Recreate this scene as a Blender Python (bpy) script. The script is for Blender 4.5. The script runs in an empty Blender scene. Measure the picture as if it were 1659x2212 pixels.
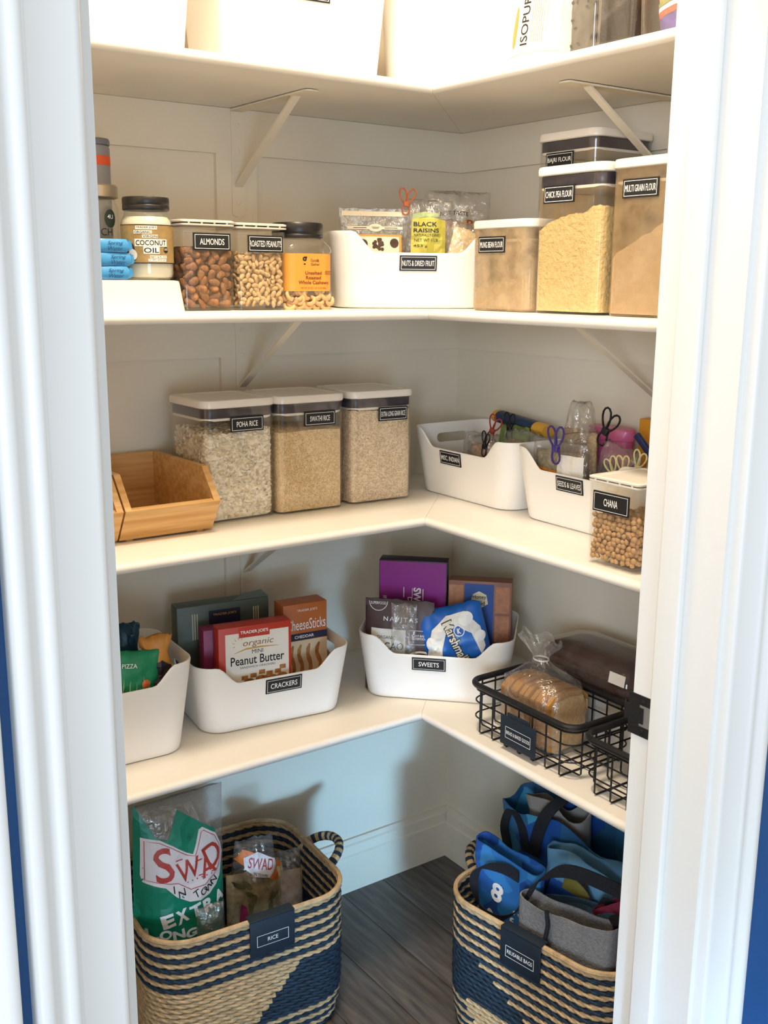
import bpy, bmesh, math, random
from mathutils import Vector, Matrix, noise
R = math.radians
PI = math.pi
random.seed(11)
sc = bpy.context.scene
COL = sc.collection

# ------------------------------------------------------------------ camera
cam_d = bpy.data.cameras.new('camera'); cam = bpy.data.objects.new('camera', cam_d); COL.objects.link(cam)
cam_d.sensor_fit = 'HORIZONTAL'; cam_d.sensor_width = 36.0
cam_d.lens = 36.0 * 2275.5 / 1659.0
cam_d.clip_start = 0.02
CAMP = Vector((-1.6525, -2.0179, 1.5209)); YAW, PITCH, ROLL = 0.6188, 0.2179, 0.0085
fw = Vector((math.sin(YAW)*math.cos(PITCH), math.cos(YAW)*math.cos(PITCH), -math.sin(PITCH)))
rt = fw.cross(Vector((0, 0, 1))).normalized(); up = rt.cross(fw)
r2 = rt*math.cos(ROLL) + up*math.sin(ROLL); u2 = up*math.cos(ROLL) - rt*math.sin(ROLL)
M = Matrix((r2, u2, -fw)).transposed().to_4x4(); M.translation = CAMP
cam.matrix_world = M
sc.camera = cam

# ------------------------------------------------------------------ world and light
w = bpy.data.worlds.new('world'); sc.world = w; w.use_nodes = True
bg = w.node_tree.nodes['Background']
bg.inputs[0].default_value = (1.0, 0.96, 0.90, 1); bg.inputs[1].default_value = 0.56

def area(name, loc, target, sx, sy, power, col, spread=180):
    d = bpy.data.lights.new(name, 'AREA'); d.shape = 'RECTANGLE'; d.size = sx; d.size_y = sy
    d.energy = power; d.color = col; d.spread = R(spread)
    o = bpy.data.objects.new(name, d); COL.objects.link(o); o.location = loc
    o.rotation_euler = (Vector(target)-Vector(loc)).to_track_quat('-Z', 'Y').to_euler()
    return o
# the daylit kitchen window behind and left of the viewer
area('kitchen_window_light', (-4.6, -4.2, 1.7), (-0.6, -0.6, 0.6), 1.5, 1.3, 112, (0.76, 0.88, 1.0))
# unseen cool fill added behind the viewer to brighten the lower bays
area('cool_fill_light', (-2.7, -5.6, 0.75), (-0.6, -0.2, 0.35), 1.5, 1.3, 48, (0.56, 0.78, 1.0))
# narrow blue beam added low through the doorway to tint the lower wall
area('low_blue_beam_light', (-2.45, -5.0, 0.30), (-0.22, 0.0, 0.22), 0.5, 0.35, 1.6, (0.34, 0.66, 1.0), 15)
# the warm lamp on the pantry ceiling
LAMP = (-0.92, -0.82, 2.70)
ld = bpy.data.lights.new('pantry_lamp_light', 'AREA'); ld.shape = 'DISK'; ld.size = 0.26; ld.energy = 21; ld.color = (1.0, 0.845, 0.64)
lo = bpy.data.objects.new('pantry_lamp_light', ld); COL.objects.link(lo); lo.location = (LAMP[0], LAMP[1], LAMP[2]-0.035)
vs = sc.view_settings
vs.view_transform = 'Standard'; vs.look = 'None'; vs.exposure = 0.33; vs.gamma = 1.0; vs.use_curve_mapping = False
sc.display_settings.display_device = 'sRGB'
sc.cycles.use_denoising = True
sc.cycles.transparent_max_bounces = 40
sc.cycles.max_bounces = 12
sc.cycles.diffuse_bounces = 6
sc.cycles.sample_clamp_indirect = 6.0
sc.cycles.caustics_reflective = False; sc.cycles.caustics_refractive = False

# ------------------------------------------------------------------ materials
def S(h):
    h = h.lstrip('#'); c = [int(h[i:i+2], 16)/255 for i in (0, 2, 4)]
    return tuple(x/12.92 if x <= 0.04045 else ((x+0.055)/1.055)**2.4 for x in c)
MATS = {}
def mat(name, col, rough=0.5, var=0.05, vs_=25, bump=0.0, bs=180, metal=0.0, spec=0.5, stretch=None, wave=None):
    """procedural principled material: noise-varied colour and fine bump"""
    if isinstance(col, str): col = S(col)
    m = bpy.data.materials.new(name); m.use_nodes = True; nt = m.node_tree; N = nt.nodes; L = nt.links
    b = N['Principled BSDF']; b.inputs['Roughness'].default_value = rough; b.inputs['Metallic'].default_value = metal
    b.inputs['Specular IOR Level'].default_value = spec
    tc = N.new('ShaderNodeTexCoord'); mp = N.new('ShaderNodeMapping'); L.new(tc.outputs['Object'], mp.inputs[0])
    if stretch: mp.inputs['Scale'].default_value = stretch
    nz = N.new('ShaderNodeTexNoise'); nz.inputs['Scale'].default_value = vs_; nz.inputs['Detail'].default_value = 5
    L.new(mp.outputs[0], nz.inputs['Vector'])
    rp = N.new('ShaderNodeValToRGB'); rp.color_ramp.elements[0].position = 0.3; rp.color_ramp.elements[1].position = 0.7
    lo_ = tuple(max(0, c*(1-var)) for c in col); hi_ = tuple(min(1, c*(1+var)) for c in col)
    rp.color_ramp.elements[0].color = (*lo_, 1); rp.color_ramp.elements[1].color = (*hi_, 1)
    L.new(nz.outputs['Fac'], rp.inputs[0]); L.new(rp.outputs[0], b.inputs['Base Color'])
    if bump:
        n2 = N.new('ShaderNodeTexNoise'); n2.inputs['Scale'].default_value = bs; n2.inputs['Detail'].default_value = 3
        L.new(mp.outputs[0], n2.inputs['Vector'])
        bp = N.new('ShaderNodeBump'); bp.inputs['Strength'].default_value = bump; bp.inputs['Distance'].default_value = 0.004
        L.new(n2.outputs['Fac'], bp.inputs['Height']); L.new(bp.outputs[0], b.inputs['Normal'])
    MATS[name] = m
    return m
def clear(name, tint=(0.97, 0.97, 0.97), refl=1.0, rough=0.06, haze=0.0, hazecol=(0.8, 0.8, 0.8), crinkle=0.0, cs=60, ior=1.45):
    """thin clear plastic: lets light straight through, reflects by angle, a little milky haze"""
    m = bpy.data.materials.new(name); m.use_nodes = True; nt = m.node_tree; N = nt.nodes; L = nt.links
    N.remove(N['Principled BSDF']); out = N['Material Output']
    tr = N.new('ShaderNodeBsdfTransparent'); tr.inputs[0].default_value = (*tint, 1)
    gl = N.new('ShaderNodeBsdfGlossy'); gl.inputs['Roughness'].default_value = rough; gl.inputs[0].default_value = (refl, refl, refl, 1)
    lw = N.new('ShaderNodeLayerWeight'); lw.inputs[0].default_value = 0.5
    pw_ = N.new('ShaderNodeMath'); pw_.operation = 'POWER'; pw_.inputs[1].default_value = 4.0; L.new(lw.outputs['Facing'], pw_.inputs[0])
    fr = N.new('ShaderNodeMath'); fr.operation = 'MULTIPLY_ADD'; f0 = ((ior-1)/(ior+1))**2; fr.inputs[1].default_value = 0.75; fr.inputs[2].default_value = f0; L.new(pw_.outputs[0], fr.inputs[0])
    mx = N.new('ShaderNodeMixShader'); L.new(fr.outputs[0], mx.inputs[0]); L.new(tr.outputs[0], mx.inputs[1]); L.new(gl.outputs[0], mx.inputs[2])
    last = mx
    if haze:
        df = N.new('ShaderNodeBsdfDiffuse'); df.inputs[0].default_value = (*hazecol, 1)
        m2 = N.new('ShaderNodeMixShader'); L.new(mx.outputs[0], m2.inputs[1]); L.new(df.outputs[0], m2.inputs[2]); last = m2
        tc = N.new('ShaderNodeTexCoord'); nz = N.new('ShaderNodeTexNoise'); nz.inputs['Scale'].default_value = 35; nz.inputs['Detail'].default_value = 6
        L.new(tc.outputs['Object'], nz.inputs['Vector'])
        mr = N.new('ShaderNodeMapRange'); mr.inputs[1].default_value = 0.3; mr.inputs[2].default_value = 0.7
        mr.inputs[3].default_value = haze*0.5; mr.inputs[4].default_value = min(1, haze*1.5)
        L.new(nz.outputs['Fac'], mr.inputs[0]); L.new(mr.outputs[0], m2.inputs[0])
    if crinkle:
        tc = N.new('ShaderNodeTexCoord'); nz = N.new('ShaderNodeTexNoise'); nz.inputs['Scale'].default_value = cs; nz.inputs['Detail'].default_value = 4
        L.new(tc.outputs['Object'], nz.inputs['Vector'])
        bp = N.new('ShaderNodeBump'); bp.inputs['Strength'].default_value = crinkle; bp.inputs['Distance'].default_value = 0.01
        L.new(nz.outputs['Fac'], bp.inputs['Height']); L.new(bp.outputs[0], gl.inputs['Normal']); L.new(bp.outputs[0], lw.inputs['Normal'])
    L.new(last.outputs[0], out.inputs[0])
    MATS[name] = m
    return m
def wood(name, c1, c2, scale=(1, 1, 1), rough=0.45, ws=6, dist=4):
    m = bpy.data.materials.new(name); m.use_nodes = True; nt = m.node_tree; N = nt.nodes; L = nt.links
    b = N['Principled BSDF']; b.inputs['Roughness'].default_value = rough
    tc = N.new('ShaderNodeTexCoord'); mp = N.new('ShaderNodeMapping'); mp.inputs['Scale'].default_value = scale
    L.new(tc.outputs['Object'], mp.inputs[0])
    nz = N.new('ShaderNodeTexNoise'); nz.inputs['Scale'].default_value = ws; nz.inputs['Detail'].default_value = 8; nz.inputs['Distortion'].default_value = dist*0.1
    L.new(mp.outputs[0], nz.inputs['Vector'])
    rp = N.new('ShaderNodeValToRGB'); rp.color_ramp.elements[0].position = 0.33; rp.color_ramp.elements[1].position = 0.68
    rp.color_ramp.elements[0].color = (*S(c1), 1); rp.color_ramp.elements[1].color = (*S(c2), 1)
    L.new(nz.outputs['Fac'], rp.inputs[0]); L.new(rp.outputs[0], b.inputs['Base Color'])
    bp = N.new('ShaderNodeBump'); bp.inputs['Strength'].default_value = 0.15; bp.inputs['Distance'].default_value = 0.002
    L.new(nz.outputs['Fac'], bp.inputs['Height']); L.new(bp.outputs[0], b.inputs['Normal'])
    MATS[name] = m
    return m
def emis(name, col, st):
    m = bpy.data.materials.new(name); m.use_nodes = True; b = m.node_tree.nodes['Principled BSDF']
    b.inputs['Base Color'].default_value = (*col, 1); b.inputs['Emission Color'].default_value = (*col, 1); b.inputs['Emission Strength'].default_value = st
    return m

m_wall = mat('wall_paint', '#e5ddcd', 0.65, 0.015, 3, 0.12, 260)
m_shelf = mat('shelf_paint', '#e7e3dc', 0.4, 0.02, 12, 0.06, 90)
m_trim = mat('trim_paint', '#e4e4e2', 0.35, 0.012, 4, 0.03, 60)
m_navy = mat('navy_wall_paint', '#1d4f86', 0.55, 0.04, 5, 0.10, 260)
m_ceil = mat('ceiling_paint', '#f2efe9', 0.8, 0.01, 3)
m_floor = wood('floor_wood', '#3f3b3a', '#6c6460', (14, 1.4, 1), 0.42, 5)
m_bam = wood('bamboo', '#c08f52', '#dcb277', (1.2, 18, 22), 0.45, 5, 2)
m_bamin = wood('bamboo_inside', '#c08f52', '#d8ad72', (1.2, 18, 22), 0.5, 5, 2)
m_white = mat('white_plastic', '#efece7', 0.38, 0.012, 6, 0.05, 500)
m_whiteg = mat('white_gloss_plastic', '#e6e0d6', 0.25, 0.01, 6)
m_gask = mat('plum_gasket', '#2f2a3a', 0.35, 0.08, 20)
m_black = mat('black_sticker', '#14161b', 0.5, 0.15, 40)
m_navylab = mat('dark_navy_tag', '#10202f', 0.6, 0.12, 40, 0.2, 500)
m_ink = mat('white_ink', '#f2f2f0', 0.6, 0.02, 40)
m_dark = mat('black_ink', '#151515', 0.6, 0.1, 40)
m_blk = mat('black_metal', '#17181b', 0.42, 0.12, 60, 0.15, 300)
m_jlid = mat('black_lid', '#1b1a1c', 0.35, 0.1, 60)
m_steel = mat('brushed_lid_metal', '#c2b8a8', 0.3, 0.06, 60, metal=0.9)
m_zinc = mat('zinc', '#b9bdc2', 0.35, 0.06, 60, metal=0.8)
m_clear = clear('clear_canister', (0.985, 0.98, 0.97), 1.0, 0.04, 0.010, (0.8, 0.78, 0.74))
m_glass = clear('jar_glass', (0.94, 0.96, 0.95), 1.0, 0.03, 0.04)
m_film = clear('clear_film', (0.96, 0.96, 0.96), 1.0, 0.14, 0.05, (0.85, 0.85, 0.85), 1.0, 45, 2.0)
m_filmd = clear('thin_bag_film', (0.93, 0.93, 0.93), 1.0, 0.14, 0.09, (0.72, 0.71, 0.68), 1.0, 40, 1.9)
m_dusty = clear('floury_canister', (0.93, 0.92, 0.89), 1.0, 0.05, 0.42, S('#cfb692'))
m_dusty2 = clear('dusted_canister', (0.95, 0.94, 0.91), 1.0, 0.05, 0.22, S('#cbb08a'))

# ------------------------------------------------------------------ mesh builder
class MB:
    def __init__(s): s.v = []; s.f = []; s.m = []
    def add(s, verts, faces, mi=0, T=None):
        o = len(s.v)
        s.v += [tuple(T @ Vector(q)) for q in verts] if T else [tuple(q) for q in verts]
        for f in faces: s.f.append([o+i for i in f]); s.m.append(mi)
        return s
    def box(s, x0, x1, y0, y1, z0, z1, mi=0, T=None):
        v = [(x, y, z) for z in (z0, z1) for x, y in ((x0, y0), (x1, y0), (x1, y1), (x0, y1))]
        return s.add(v, [(3, 2, 1, 0), (4, 5, 6, 7), (0, 1, 5, 4), (1, 2, 6, 5), (2, 3, 7, 6), (3, 0, 4, 7)], mi, T)
    def loft(s, rings, c0=True, c1=True, closed=True, mi=0, T=None, loop=False):
        n = len(rings[0]); v = [q for r in rings for q in r]; f = []
        K = len(rings)
        for k in range(K if loop else K-1):
            k2 = (k+1) % K
            for i in range(n if closed else n-1):
                j = (i+1) % n; f.append((k*n+i, k*n+j, k2*n+j, k2*n+i))
        if not loop:
            if c0: f.append(tuple(reversed(range(n))))
            if c1: f.append(tuple((K-1)*n+i for i in range(n)))
        return s.add(v, f, mi, T)
    def rbox(s, w, d, z0, z1, r=0.01, e=0.0, cx=0, cy=0, mi=0, n=5, T=None):
        if e <= 0: zs = [(z0, 0), (z1, 0)]
        else: zs = [(z0, e), (z0+e*0.3, e*0.3), (z0+e, 0), (z1-e, 0), (z1-e*0.3, e*0.3), (z1, e)]
        return s.loft([[(x+cx, y+cy, z) for x, y in rrect(w-2*i, d-2*i, max(0.0005, r-i), n)] for z, i in zs], mi=mi, T=T)
    def tube(s, path, r, n=8, closed=False, mi=0, T=None):
        P = [Vector(q) for q in path]; K = len(P); rings = []
        t0 = (P[1]-P[0]).normalized(); a = Vector((0, 0, 1)) if abs(t0.z) < 0.9 else Vector((1, 0, 0))
        nrm = (a - t0*a.dot(t0)).normalized()
        for k in range(K):
            if closed: t = (P[(k+1) % K]-P[k-1]).normalized()
            else: t = (P[min(k+1, K-1)]-P[max(k-1, 0)]).normalized()
            nrm = (nrm - t*nrm.dot(t)).normalized(); b = t.cross(nrm)
            rr = r[k] if isinstance(r, (list, tuple)) else r
            rings.append([P[k] + (nrm*math.cos(2*PI*i/n) + b*math.sin(2*PI*i/n))*rr for i in range(n)])
        return s.loft(rings, loop=closed, mi=mi, T=T)
    def lathe(s, prof, n=32, mi=0, cx=0, cy=0, T=None, c0=True, c1=True):
        return s.loft([[(cx+rr*math.cos(2*PI*i/n), cy+rr*math.sin(2*PI*i/n), z) for i in range(n)] for rr, z in prof], c0, c1, mi=mi, T=T)
    def prism(s, poly, a, b, plane='xz', mi=0, T=None):
        def P(q, t): return {'xz': (q[0], t, q[1]), 'xy': (q[0], q[1], t), 'yz': (t, q[0], q[1])}[plane]
        n = len(poly); v = [P(q, a) for q in poly] + [P(q, b) for q in poly]
        f = [tuple(range(n)), tuple(reversed(range(n, 2*n)))] + [(i, (i+1) % n, n+(i+1) % n, n+i) for i in range(n)]
        return s.add(v, f, mi, T)
    def ribbon(s, path, wv, th, mi=0, T=None):
        P = [Vector(q) for q in path]; rings = []
        Wv = [Vector(q) for q in wv] if isinstance(wv, list) else [Vector(wv)]*len(P)
        def cr(A, t):
            i = min(int(t), len(A)-2); f_ = t-i; a, b, c, d = A[max(i-1, 0)], A[i], A[i+1], A[min(i+2, len(A)-1)]
            return 0.5*(2*b+(c-a)*f_+(2*a-5*b+4*c-d)*f_*f_+(3*b-a-3*c+d)*f_**3)
        n_ = (len(P)-1)*5; W2 = [cr(Wv, k/5) for k in range(n_+1)]; P = [cr(P, k/5) for k in range(n_+1)]
        for k, q in enumerate(P):
            t = (P[min(k+1, len(P)-1)]-P[max(k-1, 0)]).normalized()
            wk = W2[k]
            nn = t.cross(wk).normalized()*th*0.5
            rings.append([q-wk*0.5-nn, q+wk*0.5-nn, q+wk*0.5+nn, q-wk*0.5+nn])
        return s.loft(rings, mi=mi, T=T)
def rrect(w, d, r, n=5):
    r = min(r, w/2-1e-5, d/2-1e-5); out = []
    for cx, cy, a0 in ((w/2-r, -d/2+r, -90), (w/2-r, d/2-r, 0), (-w/2+r, d/2-r, 90), (-w/2+r, -d/2+r, 180)):
        for i in range(n+1):
            a = R(a0+90*i/n); out.append((cx+r*math.cos(a), cy+r*math.sin(a)))
    return out
def mesh_of(mb, mats, name='mesh', smooth=35, fix=True):
    me = bpy.data.meshes.new(name); me.from_pydata(mb.v, [], mb.f)
    for m in (mats if isinstance(mats, (list, tuple)) else [mats]): me.materials.append(m)
    if any(mb.m): me.polygons.foreach_set('material_index', mb.m)
    if fix:
        bm = bmesh.new(); bm.from_mesh(me); bmesh.ops.recalc_face_normals(bm, faces=bm.faces); bm.to_mesh(me); bm.free()
    if smooth:
        me.polygons.foreach_set('use_smooth', [True]*len(me.polygons)); me.set_sharp_from_angle(angle=R(smooth))
    me.update()
    return me
def link(name, me, parent=None, loc=(0, 0, 0), rot=(0, 0, 0)):
    o = bpy.data.objects.new(name, me); COL.objects.link(o); o.parent = parent
    o.location = loc; o.rotation_euler = rot
    return o
def obj(name, mb, mats, parent=None, loc=(0, 0, 0), rot=(0, 0, 0), smooth=35, fix=True):
    return link(name, mesh_of(mb, mats, name, smooth, fix), parent, loc, rot)
def tag(o, label=None, cat=None, group=None, kind=None):
    if label: o['label'] = label
    if cat: o['category'] = cat
    if group: o['group'] = group
    if kind: o['kind'] = kind
    return o
def thing(name, label, cat, loc=(0, 0, 0), rz=0, group=None, rx=0, ry=0):
    o = bpy.data.objects.new(name, None); COL.objects.link(o); o.empty_display_size = 0.03
    o.location = loc; o.rotation_euler = (R(rx), R(ry), R(rz))
    return tag(o, label, cat, group)
def struct(name, mb, mats, parent=None, **k):
    o = obj(name, mb, mats, parent, **k)
    if parent is None: o['kind'] = 'structure'
    return o

# ------------------------------------------------------------------ print: letters and flat shapes laid on a surface
def glyphs(s, bold=0.0, shear=0.0, res=3, spacing=1.0, align='CENTER'):
    cu = bpy.data.curves.new('t', 'FONT'); cu.body = s; cu.offset = bold; cu.shear = shear; cu.resolution_u = res
    cu.align_x = align; cu.space_character = spacing; cu.space_line = 0.9
    o = bpy.data.objects.new('t', cu); me = o.to_mesh()
    V = [(v.co.x, v.co.y) for v in me.vertices]; F = [tuple(p.vertices) for p in me.polygons]
    o.to_mesh_clear(); bpy.data.objects.remove(o); bpy.data.curves.remove(cu)
    return V, F
def fit(g, cx, cz, w=None, h=None, rot=0):
    V, F = g
    x0, x1 = min(v[0] for v in V), max(v[0] for v in V); y0, y1 = min(v[1] for v in V), max(v[1] for v in V)
    sx = w/(x1-x0) if w else None; sy = h/(y1-y0) if h else None
    sx = sx or sy; sy = sy or sx; c, s = math.cos(R(rot)), math.sin(R(rot)); out = []
    for x, y in V:
        a, b = (x-(x0+x1)/2)*sx, (y-(y0+y1)/2)*sy; out.append((cx+a*c-b*s, cz+a*s+b*c))
    return out, F
def poly(*pts): return [tuple(q) for q in pts], [tuple(range(len(pts)))]
def ell(cx, cz, a, b, n=24, rot=0):
    c, s = math.cos(R(rot)), math.sin(R(rot))
    return poly(*[(cx+a*math.cos(2*PI*i/n)*c-b*math.sin(2*PI*i/n)*s, cz+a*math.cos(2*PI*i/n)*s+b*math.sin(2*PI*i/n)*c) for i in range(n)])
def rect(x0, x1, z0, z1): return poly((x0, z0), (x1, z0), (x1, z1), (x0, z1))
def frame(x0, x1, z0, z1, t):
    V = [(x0, z0), (x1, z0), (x1, z1), (x0, z1), (x0+t, z0+t), (x1-t, z0+t), (x1-t, z1-t), (x0+t, z1-t)]
    return V, [(0, 1, 5, 4), (1, 2, 6, 5), (2, 3, 7, 6), (3, 0, 4, 7)]
def stroke(pts, t, closed=False):
    V = []; F = []; n = len(pts)
    for k in range(n):
        a = Vector(pts[k-1 if (k or closed) else 0]); b = Vector(pts[(k+1) % n if (k < n-1 or closed) else n-1])
        d = (b-a).normalized(); nn = Vector((-d.y, d.x))*(t[k] if isinstance(t, list) else t)/2; q = Vector(pts[k])
        V += [tuple(q+nn), tuple(q-nn)]
    for k in range(n if closed else n-1):
        j = (k+1) % n; F.append((2*k, 2*k+1, 2*j+1, 2*j))
    return V, F
def join(*gs):
    V = []; F = []
    for v, f in gs:
        o = len(V); V += v; F += [tuple(o+i for i in q) for q in f]
    return V, F
def printed(name, g, parent, m, y=0.0, wrap=None, step=None, label=None):
    """flat print in the x-z plane facing -y, or laid on a curved surface: wrap(x, z) -> (x, y, z)"""
    V, F = g
    bm = bmesh.new(); bv = [bm.verts.new((a, 0, b)) for a, b in V]
    for f in F:
        try: bm.faces.new([bv[i] for i in f])
        except ValueError: pass
    bm.normal_update()
    bmesh.ops.triangulate(bm, faces=[f for f in bm.faces if len(f.verts) > 4])
    if wrap and step:
        for ax in (0, 2):
            lo_ = min(v.co[ax] for v in bm.verts); hi_ = max(v.co[ax] for v in bm.verts)
            k = math.ceil(lo_/step)
            while k*step < hi_:
                pc = [0, 0, 0]; pn = [0, 0, 0]; pc[ax] = k*step; pn[ax] = 1
                bmesh.ops.bisect_plane(bm, geom=bm.verts[:]+bm.edges[:]+bm.faces[:], plane_co=pc, plane_no=pn, dist=1e-7); k += 1
        bmesh.ops.triangulate(bm, faces=bm.faces[:])
    for v in bm.verts:
        v.co = Vector(wrap(v.co.x, v.co.z)) if wrap else Vector((v.co.x, y, v.co.z))
    bm.normal_update()
    me = bpy.data.meshes.new(name); bm.to_mesh(me); bm.free(); me.materials.append(m)
    o = link(name, me, parent)
    if label: o['label'] = label
    return o
def words(s, cx, cz, w=None, h=None, bold=0.0, shear=0.0, rot=0, spacing=1.0, res=3):
    return fit(glyphs(s, bold, shear, res, spacing), cx, cz, w, h, rot)
def sticker(parent, s, x, y, z, w=0.072, h=0.029, tw=None, m=None, name='label', bold=0.006, rot=0, th=0.0016):
    """small dark label with a thin white border and capitals"""
    o = obj(name, MB().box(-w/2, w/2, -th, 0, -h/2, h/2), m or m_black, parent, (x, y, z), (0, R(rot), 0), smooth=0)
    b = 0.0028
    printed('border', frame(-w/2+b, w/2-b, -h/2+b, h/2-b, 0.0008), o, m_ink, -th-0.0004)
    if s: printed('lettering', words(s, 0, 0, tw or min(w*0.86, 0.0072*len(s)), h*0.36, bold), o, m_ink, -th-0.0004)
    return o
# ------------------------------------------------------------------ the room
Z1, Z2, Z3, Z4 = 1.8527, 1.4452, 1.0375, 0.6219      # undersides of the four shelves
TH = 0.019; S1, S2, S3, S4 = Z1+TH, Z2+TH, Z3+TH, Z4+TH
D = 0.40; XL = -1.72; YF = -1.125; CEIL = 2.74
struct('wall_back', MB().box(XL-0.1, 0.1, 0, 0.1, 0, CEIL), m_wall, smooth=0)
struct('wall_right', MB().box(0, 0.1, YF-0.13, 0, 0, CEIL), m_wall, smooth=0)
struct('wall_left', MB().box(XL-0.1, XL, YF-0.13, 0, 0, CEIL), m_wall, smooth=0)
struct('ceiling', MB().box(XL-0.1, 0.1, YF-0.13, 0.1, CEIL, CEIL+0.08), m_ceil, smooth=0)
fl = struct('floor', MB().box(-3.2, 1.6, -4.2, 0.1, -0.06, -0.012), m_floor, smooth=0)
pw = 0.125; k = 0; plank_me = {}
x = XL
while x < -0.001:
    xe = min(x+pw, 0.0); key = round(xe-x, 4)
    if key not in plank_me:
        plank_me[key] = mesh_of(MB().rbox(key-0.0016, 1.254, -0.012, 0.0, 0.001, 0.001, n=1), m_floor, 'plank')
    link('plank', plank_me[key], fl, ((x+xe)/2, -0.627, 0.0)); x += pw
XR, XJ = -0.600, -1.363                                # the door opening between its jambs
YO = -1.252; DH = 2.06
struct('wall_front', MB().box(XL, XJ-0.02, YO+0.012, YF, 0, CEIL).box(XR+0.02, 0.0, YO+0.012, YF, 0, CEIL).box(XJ-0.02, XR+0.02, YO+0.012, YF, DH+0.02, CEIL), m_wall, smooth=0)
struct('wall_kitchen', MB().box(-2.6, XJ-0.02, YO, YO+0.012, 0, CEIL).box(XR+0.02, 1.4, YO, YO+0.012, 0, CEIL).box(XJ-0.02, XR+0.02, YO, YO+0.012, DH+0.02, CEIL), m_navy, smooth=0)
# door frame: jambs, stops, strike plate (the door itself swings in, out of sight)
dr = bpy.data.objects.new('door_1', None); COL.objects.link(dr); dr['kind'] = 'structure'
obj('jamb', MB().box(XR, XR+0.02, YO, YF, 0, DH), m_trim, dr, smooth=0)
obj('jamb', MB().box(XJ-0.02, XJ, YO, YF, 0, DH), m_trim, dr, smooth=0)
obj('head_jamb', MB().box(XJ, XR, YO, YF, DH, DH+0.02), m_trim, dr, smooth=0)
obj('door_stop', MB().rbox(0.011, 0.036, 0, DH, 0.003, 0, XR-0.0055, -1.1800), m_trim, dr)
obj('door_stop', MB().rbox(0.011, 0.036, 0, DH, 0.003, 0, XJ+0.0055, -1.1840), m_trim, dr)
obj('head_stop', MB().box(XJ+0.011, XR-0.011, -1.202, -1.166, DH-0.011, DH), m_trim, dr, smooth=0)
sp = MB(); zs0, zs1 = 0.9205, 0.9785; zh0, zh1 = 0.9345, 0.9650
sp.box(XR-0.0016, XR, -1.1375, -1.1195, zs0, zs1)
sp.box(XR-0.0016, XR, -1.1650, -1.1375, zs0, zh0).box(XR-0.0016, XR, -1.1650, -1.1375, zh1, zs1)
sp.prism([(XR-0.0016, -1.1195), (XR-0.0016, -1.112), (XR+0.006, -1.106), (XR+0.006, -1.108), (XR, -1.1135), (XR, -1.1195)], zh0+0.004, zh1-0.004, 'xy')
spo = obj('strike_plate', sp, m_blk, dr, smooth=0); spo['label'] = 'black latch strike plate'
obj('latch_recess', MB().box(XR-0.0006, XR+0.0002, -1.1650, -1.1375, zh0, zh1), m_zinc, spo, smooth=0)
obj('latch_tongue', MB().rbox(0.0012, 0.008, zh0+0.004, zh1-0.004, 0.0004, 0, XR-0.0012, -1.1410), m_blk, spo)
for zz in (zs0+0.0075, zs1-0.0075):
    obj('screw', MB().lathe([(0.0036, 0), (0.0036, 0.0008), (0.002, 0.0012)], 12, T=Matrix.Translation((XR-0.0016, -1.1440, zz)) @ Matrix.Rotation(R(-90), 4, 'Y')), m_blk, spo)
# casing profile: (distance from inner edge, protrusion from wall)
CAS = [(0, 0), (0, 0.014), (0.002, 0.0165), (0.006, 0.0175), (0.040, 0.0178), (0.0425, 0.0205), (0.047, 0.0222), (0.0515, 0.0205), (0.0535, 0.0195), (0.059, 0.0215), (0.0645, 0.026), (0.067, 0.0275), (0.074, 0.0280), (0.076, 0.026), (0.076, 0)]
def casing(name, x_in, sgn, z1=DH+0.10):
    mb = MB().loft([[(x_in+sgn*a, YO-b, z) for a, b in CAS] for z in (0, z1)])
    return struct(name, mb, m_trim, smooth=50)
casing('trim_1', XR+0.008, 1); casing('trim_2', XJ-0.012, -1)
casing('trim_3', XJ-0.012-0.076-0.014-0.076, 1)        # casing of the next door along the blue wall
struct('trim_4', MB().box(XJ-0.012, XR+0.008, YO-0.018, YO, DH+0.01, DH+0.09), m_trim, smooth=0)
# wall panelling: rails under each shelf and battens behind the brackets
tn = 5
BT = 0.011; BX0, BX1 = -0.645, -0.553
for zt in (Z1, Z2, Z3):
    struct('trim_%d' % tn, MB().box(XL, 0.0, -BT, 0, zt-0.088, zt-0.0005), m_wall, smooth=0); tn += 1
    struct('trim_%d' % tn, MB().box(-BT, 0, YF, -BT, zt-0.088, zt-0.0005), m_wall, smooth=0); tn += 1
for zt, zb in ((Z1-0.088, S2+0.0005), (Z2-0.088, S3+0.0005), (Z3-0.088, S4+0.0005)):
    struct('trim_%d' % tn, MB().box(BX0, BX1, -BT, 0, zb, zt), m_wall, smooth=0); tn += 1
    struct('trim_%d' % tn, MB().box(-1.30, -1.21, -BT, 0, zb, zt), m_wall, smooth=0); tn += 1
BB = [(0, 0), (0.0155, 0), (0.0155, 0.097), (0.0125, 0.101), (0.0115, 0.124), (0.0075, 0.128), (0.006, 0.140), (0, 0.141)]
struct('baseboard_back', MB().loft([[(x, -a, z) for a, z in BB] for x in (XL, 0.0)]), m_wall, smooth=20)
struct('baseboard_right', MB().loft([[(-a, y, z) for a, z in BB] for y in (-0.0156, YF)]), m_wall, smooth=20)
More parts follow.
